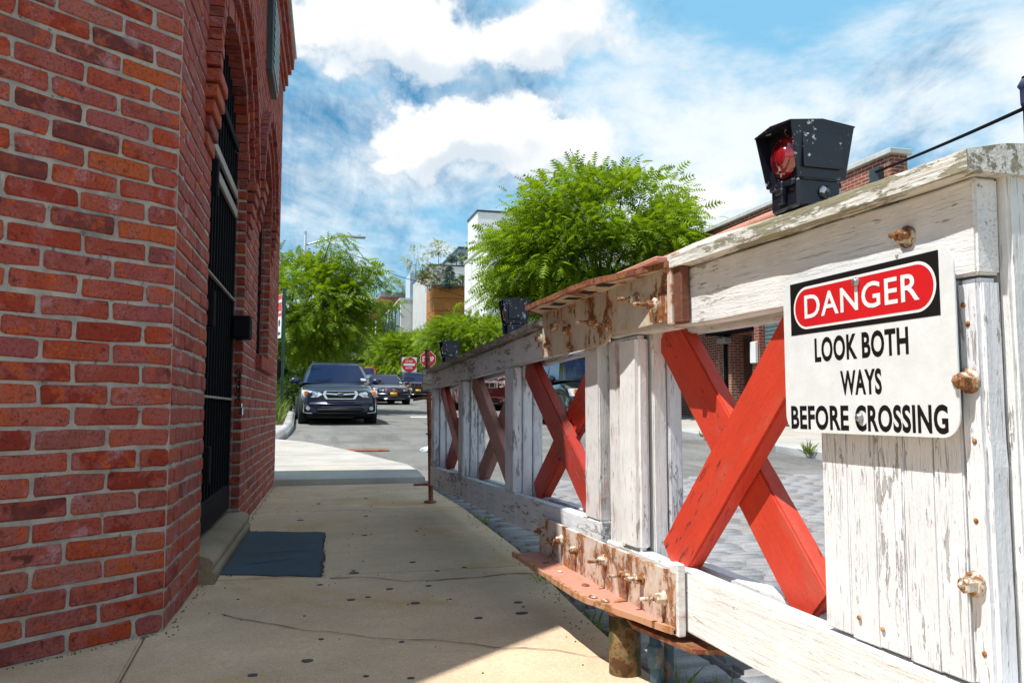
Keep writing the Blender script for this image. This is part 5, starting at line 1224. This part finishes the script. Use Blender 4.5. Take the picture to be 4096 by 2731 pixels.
    # wheels and arches
    for x in (-.20 * L, -.80 * L):
        for s in (-1, 1):
            wm = Matrix.Translation((x, s * (hw - .13), wheel)) @ Matrix.Rotation(-s * math.pi / 2, 4, 'X'); mb = MB(); r = wheel
            mb.lathe([(r * .62, -.10), (r * .93, -.11), (r, -.08), (r, .08), (r * .93, .115), (r * .64, .11), (r * .60, .09)], 24, wm); wo = mb.build('wheel', M['tyre'], t)
            mb = MB(); mb.lathe([(r * .62, .085), (r * .58, .105), (r * .50, .09), (r * .16, .085), (r * .14, .10), (.01, .105)], 20, wm); mb.build('rim', M['steel'], wo)
            mb = MB(); am = Matrix.Translation((x, s * (hw - .045), wheel + .01)) @ Matrix.Rotation(-s * math.pi / 2, 4, 'X'); mb.lathe([(wheel * 1.17, -.1), (wheel * 1.17, .052), (wheel * 1.08, .056)], 26, am); mb.build('wheel_arch', M['flatblack'], t)
    # mirrors
    for s in (-1, 1):
        mb = MB(); bm = bmesh.new(); bmesh.ops.create_uvsphere(bm, u_segments=12, v_segments=8, radius=1.0, matrix=Matrix.Translation((cx - .32, s * (hw + .09), belt + .07)) @ Matrix.Diagonal((.07, .125, .085, 1))); mb.bm(bm, None, True); mb.box(cx - .34, cx - .29, min(s * (hw - .1), s * (hw + .02)), max(s * (hw - .1), s * (hw + .02)), belt + .0, belt + .04); mb.build('mirror', P, t)
    # nose
    def nosebox(nm, m, y0, y1, z0, z1, x0=-.20, x1=.012, b=.015, parent=None, M4=None):
        mb = MB(); mb.bbox(x0, x1, y0, y1, z0, z1, b, M4, 2); o = mb.build(nm, M[m], parent or t); o.data.polygons.foreach_set('use_smooth', [True] * len(o.data.polygons)); return o
    hz = hood - .13
    for s in (-1, 1):
        mb = MB()
        if grille == 'hex': poly = [(.40, -.01), (.52, -.075), (.80, -.065), (.86, .03), (.85, .10), (.66, .075), (.46, .035)]
        elif grille == 'wide': poly = [(.42, -.06), (.80, -.05), (.87, .05), (.84, .11), (.56, .07), (.42, .02)]
        else: poly = [(.55, -.08), (.84, -.08), (.87, .08), (.55, .08)]
        n = len(poly); fr_ = []; bk = []
        for (y, dz) in poly:
            yy = y * hw / .89; xx = -.02 - .17 * (yy / hw) ** 3 - max(0, dz) * .6; fr_.append((xx + .035, s * yy, hz + dz)); bk.append((xx - .12, s * yy, hz + dz))
        mb.add(fr_ + bk, [tuple(range(n)), tuple(range(2 * n - 1, n - 1, -1))] + [(i, n + i, n + (i + 1) % n, (i + 1) % n) for i in range(n)])
        hl = mb.build('headlight', M['headlight'], t)
        yy = s * hw * (.64 if grille != 'bar' else .74); T4 = Matrix.Translation((-.02 - .17 * (abs(yy) / hw) ** 3 + .036, yy, hz - .005)) @ Matrix.Rotation(math.pi / 2, 4, 'Y')
        mb = MB(); mb.lathe([(.058, 0), (.055, .006), (.043, .004), (.02, .010), (.004, .012)], 16, T4); mb.build('projector', M['chrome'], hl)
        yy = s * hw * .86; mb = MB(); mb.bbox(-.16, -.055, yy - .04, yy + .04, hz - .03, hz + .07, .01); mb.build('indicator', M['amber'], hl)
    gy = .36 if grille == 'hex' else (.40 if grille == 'wide' else .50)
    gw = {'hex': [(-.33, -.115), (.33, -.115), (.40, .0), (.36, .075), (-.36, .075), (-.40, .0)], 'wide': [(-.36, -.10), (.36, -.10), (.41, .06), (.2, .10), (-.2, .10), (-.41, .06)], 'bar': [(-.52, -.10), (.52, -.10), (.52, .09), (-.52, .09)]}[grille]
    def poly_x(nm, m, poly, x0, x1, sc=1.0, dz=0.0, parent=t):
        mb = MB(); mb.prism([(p[0] * sc, p[1] * sc + hz + dz) for p in poly], x0, x1, Matrix(((0, 0, 1, 0), (1, 0, 0, 0), (0, 1, 0, 0), (0, 0, 0, 1)))); return mb.build(nm, M[m], parent)
    g = poly_x('grille', 'chrome', gw, -.12, .018); poly_x('mesh', 'flatblack', gw, -.1, .022, .86, 0, g)
    if grille == 'hex':
        poly_x('wing_bar', 'chrome', [(-.34, .0), (-.1, -.02), (.1, -.02), (.34, .0), (.34, .022), (.1, .012), (-.1, .012), (-.34, .022)], .0, .030, 1, 0, g)
        T4 = Matrix.Translation((.030, 0, hz - .005)) @ Matrix.Rotation(math.pi / 2, 4, 'Y'); mb = MB(); mb.lathe([(.062, 0), (.062, .006), (.054, .008)], 20, T4 @ Matrix.Diagonal((.62, 1.25, 1, 1))); em = mb.build('emblem', M['chrome'], g)
        mb = MB(); mb.lathe([(.052, .0085), (.052, .0095)], 20, T4 @ Matrix.Diagonal((.62, 1.25, 1, 1))); mb.build('emblem_field', M['carblue'], g)
        mb = MB()
        for (y, z, r) in ((-.035, .006, .010), (-.008, .013, .006), (.012, .004, .006), (.030, .012, .006), (.026, -.010, .006), (.0, -.012, .006)): mb.lathe([(r, .0095), (r * .5, .0115)], 6, T4 @ Matrix.Translation((-z, y, 0)))
        mb.build('emblem_stars', M['chrome'], g)
    elif grille == 'wide':
        for k in range(4): poly_x('grille_bar', 'chrome', [(-.37, -.008), (.37, -.008), (.37, .010), (-.37, .010)], .0, .028, 1, -.07 + k * .042, g)
        T4 = Matrix.Translation((.026, 0, hz)) @ Matrix.Rotation(math.pi / 2, 4, 'Y'); mb = MB(); mb.tube([T4 @ Vector((.045 * math.cos(a), .065 * math.sin(a), .006)) for a in np.linspace(0, 6.283, 17)], .008, 6, False); mb.tube([T4 @ Vector((.042 * math.cos(a), .03 * math.sin(a), .006)) for a in np.linspace(0, 6.283, 13)], .006, 6, False); mb.build('emblem', M['chrome'], g)
    else:
        for k in range(5): poly_x('grille_bar', 'chrome', [(-.012, -.09), (.012, -.09), (.012, .08), (-.012, .08)], .0, .028, 1, 0, g).location.y = -.4 + k * .2
    nosebox('intake', 'flatblack', -hw * .60, hw * .60, .30, .40, -.1, .022, .02); nosebox('chin_trim', 'chrome' if kind == 'car' else 'flatblack', -hw * .55, hw * .55, .268, .280, -.1, .028, .004)
    nosebox('bumper_crease', paint, -hw * .80, hw * .80, .44, .52, -.2, .020, .03)
    for s in (-1, 1):
        y = s * hw * .80; nosebox('fog_recess', 'flatblack', min(y - .10, y + .10), max(y - .10, y + .10), .30, .50, -.2, -.065, .03)
        T4 = Matrix.Translation((-.066, y, .385)) @ Matrix.Rotation(math.pi / 2, 4, 'Y'); mb = MB(); mb.lathe([(.048, 0), (.046, .014), (.034, .010), (.006, .016)], 16, T4); mb.build('fog_lamp', M['headlight'], t)
        if grille == 'hex':
            mb = MB(); mb.tube([(-.068, y + s * .10, .52), (-.068, y + s * .10, .29), (-.066, y - s * .09, .275)], .010, 6); mb.build('fog_trim', M['chrome'], t)
    if plate: nosebox('number_plate', plate, -.155, .155, .42, .56, -.05, .045, .006)
    if kind == 'wagon':
        for s in (-1, 1): mb = MB(); mb.tube([(wsx - .25, s * yr * .92, zr), (wsx - .32, s * yr * .92, zr + .06), (rx0 + .35, s * yr * .92, zr + .055), (rx0 + .25, s * yr * .92, zr)], .018, 8); mb.build('roof_rail', M['black'], t)
    if rack:
        mb = MB()
        for x in np.linspace(wsx - .3, rx0 + .2, 4): mb.tube([(x, -yr, zr), (x, -yr, zr + .22), (x, yr, zr + .22), (x, yr, zr)], .025, 6)
        for s in (-1, -.3, .3, 1): mb.tube([(wsx - .3, s * yr, zr + .24), (rx0 + .2, s * yr, zr + .24)], .025, 6)
        mb.build('ladder_rack', M['whitepole'], t)
    mb = MB(); mb.bbox(-L + .3, -.3, -hw * .82, hw * .82, .18, .40, .03); mb.build('underbody', M['flatblack'], t)
    return t
FR = -math.pi / 2
def on(x, y): return (x, y, gz(y) - .128)
vehicle('parked_car', 'dark blue wagon with roof rails parked at the left kerb, nearest car', 'car', on(1.00, 19.3), FR + R_(1.5), 4.4, 1.78, 1.53, .98, .84, (-1.02, 1.0), -1.78, -3.70, -4.15, 'carblue', 'wagon', None, 'hex')
vehicle('sedan', 'dark slate sedan with bright grille and yellow plate driving down the street', 'car', on(4.30, 37.5), FR + R_(7), 4.95, 1.85, 1.47, .96, .80, (-1.20, .97), -2.05, -3.60, -4.45, 'cargrey', 'car', 'plate', 'wide')
vehicle('parked_suv', 'dark blue car half hidden behind the slate sedan, near the rusty pipe', 'car', on(7.0, 48.5), FR, 4.6, 1.86, 1.66, 1.06, .95, (-1.0, 1.1), -1.7, -3.9, -4.4, 'carblue', 'car', 'plate', 'bar')
vehicle('red_van', 'red van waiting behind the parked dark blue wagon', 'van', on(4.55, 57), FR, 4.9, 1.95, 1.98, 1.18, 1.05, (-.85, 1.2), -1.55, -4.7, -4.85, 'carred', 'van', None, 'bar')
vehicle('work_van', 'white work van carrying a ladder rack, behind the red van', 'van', on(6.9, 68), FR, 5.4, 2.0, 2.35, 1.30, 1.10, (-.8, 1.3), -1.55, -5.2, -5.3, 'carwhite', 'van', None, 'bar', rack=True)
vehicle('box_truck', 'white truck at the top of the street, farthest vehicle', 'truck', on(4.7, 98), FR, 6.5, 2.3, 3.0, 1.6, 1.3, (-.7, 1.6), -1.2, -6.3, -6.4, 'carwhite', 'van', None, 'bar', wheel=.42)
vehicle('small_car', 'small dark car climbing the hill behind the red van', 'car', on(4.4, 80), FR, 4.3, 1.8, 1.5, .96, .82, (-1.1, .98), -1.9, -3.6, -4.1, 'cargrey', 'car', None, 'bar')
vehicle('parked_suv', 'glossy black suv parked on the right, seen through the red cross brace', 'car', on(6.55, 16.4), FR - R_(3), 4.8, 1.92, 1.72, 1.10, .98, (-1.05, 1.13), -1.75, -4.1, -4.6, 'carblack', 'car', None, 'bar', wheel=.37)
vehicle('pickup_truck', 'maroon pickup with yellow plate parked beyond the black suv', 'pickup truck', on(6.55, 29), FR, 5.2, 1.95, 1.78, 1.14, 1.06, (-1.2, 1.16), -1.9, -3.0, -3.3, 'carmaroon', 'car', 'plate', 'bar', wheel=.38)

# ------------------------------------------------------------------ signs, lamps, wires
def face_M(loc): # local x right, y up, z towards the camera side of the street
    T = Matrix(((1, 0, 0, loc[0]), (0, 0, -1, loc[1]), (0, 1, 0, loc[2]), (0, 0, 0, 1))); return T
def sface(parent, name, m, poly, z, h, T):
    mb = MB(); mb.prism(poly, z, z + h, T); return mb.build(name, M[m], parent)
def slet(parent, txt, w, h, x, y, z, T, m, off=.02):
    me = text_mesh(txt, w, h, off); me.materials.append(M[m]); o = bpy.data.objects.new('lettering', me); link(o, parent); o.matrix_local = T @ Matrix.Translation((x, y, z)); return o
c = at(1712, 1436, 37); g = gz(c.y)
st_ = thing('stop_sign', 'red octagonal stop sign on a dark pole beside the top of the rusty pipe', 'sign', (c.x, c.y, g - .1))
mb = MB(); mb.tube([(0, .03, -.1), (0, .03, c.z - g + .6)], .035, 8); mb.build('pole', M['greenpole'], st_)
T = face_M((0, 0, c.z - g + .1)); r = .375
oc = lambda r: [(r * math.cos(R_(22.5 + 45 * k)), r * math.sin(R_(22.5 + 45 * k))) for k in range(8)]
sface(st_, 'white_border', 'letterwhite', oc(r), 0, .006, T); sface(st_, 'red_face', 'signred', oc(r * .94), .0065, .004, T); slet(st_, 'STOP', .53, .24, -.265, -.12, .012, T, 'letterwhite', .03)
c = at(1637, 1458, 50); g = gz(c.y)
dn = thing('no_entry_sign', 'square white sign with red disc reading do not enter, right of the street', 'sign', (c.x, c.y, g))
mb = MB(); mb.tube([(0, .03, -.1), (0, .03, c.z - g + .5)], .04, 8); mb.build('pole', M['greenpole'], dn)
T = face_M((0, 0, c.z - g)); q = .45
sface(dn, 'plate', 'letterwhite', [(-q, -q), (q, -q), (q, q), (-q, q)], 0, .006, T); sface(dn, 'red_disc', 'signred', [(.45 * math.cos(R_(k * 12)), .45 * math.sin(R_(k * 12))) for k in range(30)], .0065, .004, T); sface(dn, 'white_bar', 'letterwhite', [(-.34, -.07), (.34, -.07), (.34, .07), (-.34, .07)], .011, .004, T)
slet(dn, 'DO NOT', .46, .13, -.23, .14, .012, T, 'letterwhite', .02); slet(dn, 'ENTER', .42, .13, -.21, -.27, .012, T, 'letterwhite', .02)
c = at(1637, 1524, 52); g = gz(c.y)
ow = thing('roadworks_sign', 'orange diamond roadworks sign below the do not enter sign', 'sign', (c.x, c.y, g))
T = face_M((0, 0, c.z - g)); q = .66
sface(ow, 'plate', 'orangesign', [(0, -q), (q, 0), (0, q), (-q, 0)], 0, .006, T)
for k, (w_, y) in enumerate(((.42, .16), (.60, -.02), (.50, -.2))): slet(ow, ('ROAD', 'WORK', 'AHEAD')[k], w_, .13, -w_ / 2, y, .008, T, 'signblack', .02)
mb = MB(); mb.tube([(0, .03, -.1), (0, .03, c.z - g + .2)], .03, 8); mb.build('pole', M['steel'], ow)
# signpost on the left with the parking sign seen almost edge on
c = at(1128, 1660, 19.8); g = gz(c.y)
ps = thing('parking_sign', 'red and white parking sign on a tall green post at the left kerb', 'sign', (c.x, c.y, g))
mb = MB(); mb.bbox(-.028, .028, -.02, .02, -.2, 3.12, .004); mb.bbox(-.045, -.028, -.024, -.018, -.2, 3.12, .002); mb.build('post', M['greenpole'], ps)
Tp = Matrix.Translation((-.05, -.03, 2.38)) @ Matrix.Rotation(R_(-72), 4, 'Z') @ Matrix.Translation((-.2, 0, 0)) @ Matrix(((1, 0, 0, 0), (0, 0, -1, 0), (0, 1, 0, 0), (0, 0, 0, 1)))
sface(ps, 'plate', 'letterwhite', rrect(-.16, .16, -.47, .60, .02), 0, .004, Tp); sface(ps, 'red_field', 'signred', [(-.15, .06), (.15, .06), (.15, .40), (-.15, .40)], .0045, .002, Tp); sface(ps, 'red_field', 'signred', [(-.15, .47), (.15, .47), (.15, .59), (-.15, .59)], .0045, .002, Tp)
sface(ps, 'white_stripe', 'letterwhite', [(-.13, .14), (.13, .14), (.13, .18), (-.13, .18)], .007, .001, Tp); sface(ps, 'arrow', 'signblack', [(-.10, -.36), (-.02, -.44), (-.02, -.39), (.10, -.39), (.10, -.33), (-.02, -.33), (-.02, -.28)], .0045, .002, Tp)
sface(ps, 'symbol', 'signblack', [(.07 * math.cos(R_(k * 30)), -.10 + .09 * math.sin(R_(k * 30))) for k in range(12)], .0045, .002, Tp)
# street lamp: pale pole behind the left tree, arm reaching over the street
c = at(1198, 1585, 40); g = gz(c.y)
sl_ = thing('street_lamp', 'tall pale street lamp rising behind the left tree with its arm over the street', 'street lamp', (c.x, c.y, g))
mb = MB(); mb.tube([(0, 0, -.2), (0, 0, 4), (.13, 0, 8.1)], [.105, .09, .06], 14); mb.build('pole', M['whitepole'], sl_)
mb = MB(); mb.bbox(-.19, .19, -.19, .19, -.2, .55, .03); mb.build('base', M['whitepole'], sl_)
mb = MB(); mb.tube([(.13, 0, 7.6), (.9, 0, 7.88), (1.8, 0, 8.13), (2.4, 0, 8.16)], .04, 8); mb.tube([(.13, 0, 7.85), (.13, 0, 8.3)], .05, 8); mb.build('arm', M['steel'], sl_)
mb = MB(); mb.bbox(2.3, 3.05, -.12, .12, 8.08, 8.20, .03); mb.lathe([(.05, 8.20), (.05, 8.28), (.03, 8.30)], 8, Matrix.Translation((2.75, 0, 0))); mb.build('lamp_head', M['steel'], sl_)
c = at(1440, 1312, 85); g = gz(c.y)
s2 = thing('street_lamp', 'distant street lamp with a curved arm among the trees up the hill', 'street lamp', (c.x + 1.6, c.y, g))
mb = MB(); mb.tube([(0, 0, -.2), (0, 0, 6), (0, 0, c.z - g - .9)], [.1, .08, .06], 8); mb.tube([(0, 0, c.z - g - .9), (-.5, 0, c.z - g - .25), (-1.0, 0, c.z - g)], .05, 8); mb.build('pole', M['whitepole'], s2)
mb = MB(); mb.bbox(-1.6, -.9, -.15, .15, c.z - g - .06, c.z - g + .08, .03); mb.build('lamp_head', M['whitepole'], s2)
# utility wires
def wire(pts, r, label):
    P = []
    for a, b in zip(pts[:-1], pts[1:]):
        a, b = Vector(a), Vector(b); L = (b - a).length
        P += [a.lerp(b, t) + Vector((0, 0, -L * .02 * 4 * t * (1 - t))) for t in np.linspace(0, 1, 12)]
    mb = MB(); mb.tube(P, r, 6); o = mb.build('utility_wire', M['black']); tag(o, label, 'wire', 'wires over the street')
wire([at(1060, 1395, 66), at(1560, 1385, 64), at(1720, 1376, 62)], .045, 'lowest and thickest of the wires crossing the street below the far trees')
wire([at(1100, 1372, 66), at(1720, 1362, 62)], .03, 'thin middle wire crossing the street below the far trees')
wire([at(1100, 1362, 66), at(1690, 1352, 62)], .022, 'thin topmost wire crossing the street below the far trees')
wire([at(1290, 950, 48), at(1450, 1033, 55), at(1650, 1120, 64), at(2100, 1240, 60)], .022, 'long thin wire slanting down from the left tree past the pale houses')

# ------------------------------------------------------------------ people far off on the left
def person(label, loc, rz, top, legs):
    t = thing('person', label, 'person', loc, rz)
    pts = {'pel': (0, 0, .93, .15), 'chest': (0, .03, 1.25, .17), 'neck': (0, .03, 1.48, .06), 'head': (0, .04, 1.60, .10), 'crown': (0, .04, 1.70, .085)}
    names = list(pts); co = [pts[k][:3] for k in names]; rad = [pts[k][3] for k in names]; ed = [(0, 1), (1, 2), (2, 3), (3, 4)]
    def chain(start, seq):
        k = start
        for (x, y, z, r) in seq: co.append((x, y, z)); rad.append(r); ed.append((k, len(co) - 1)); k = len(co) - 1
    for s in (-1, 1):
        chain(1, [(s * .19, .02, 1.40, .065), (s * .25, .02, 1.14, .048), (s * .22, .12, .92, .036), (s * .21, .16, .84, .038)])
        chain(0, [(s * .10, .0, .84, .105), (s * .11, .05 * s, .48, .068), (s * .11, .10 * s - .03, .09, .045), (s * .12, .10 * s + .12, .04, .045)])
    me = bpy.data.meshes.new('body'); me.from_pydata(co, ed, []); o = bpy.data.objects.new('body', me); link(o, t); me.materials.append(M[top])
    md = o.modifiers.new('skin', 'SKIN'); md.use_smooth_shade = True
    sv = me.skin_vertices[0].data
    for i, r in enumerate(rad): sv[i].radius = (r, r)
    sv[0].use_root = True; o.modifiers.new('sub', 'SUBSURF').levels = 1
    mb = MB(); bm = bmesh.new(); bmesh.ops.create_uvsphere(bm, u_segments=12, v_segments=8, radius=.105, matrix=Matrix.Translation((0, .02, 1.68)) @ Matrix.Diagonal((.9, 1.05, .8, 1))); mb.bm(bm, None, True); mb.build('hair', M['flatblack'], t)
    mb = MB()
    for s in (-1, 1): mb.tube([(s * .09, 0, .92), (s * .105, .03 * s, .66), (s * .11, .05 * s, .48), (s * .115, .08 * s - .02, .10)], [.125, .105, .085, .07], 10)
    mb.build('trousers', M[legs], t); return t
c = at(1157, 1560, 44)
person('person in a pale top and dark trousers walking on the left behind the signpost', (c.x, c.y, gz(c.y) - .02), R_(160), 'cloth', 'navy')
c = at(1540, 1490, 74)
person('person in white standing by the white work van up the street', (8.6, c.y, gz(c.y)), R_(190), 'letterwhite', 'navy')
SC.cycles.max_bounces = 6; SC.cycles.diffuse_bounces = 3; SC.cycles.glossy_bounces = 3; SC.cycles.transmission_bounces = 3
SC.cycles.caustics_reflective = False; SC.cycles.caustics_refractive = False
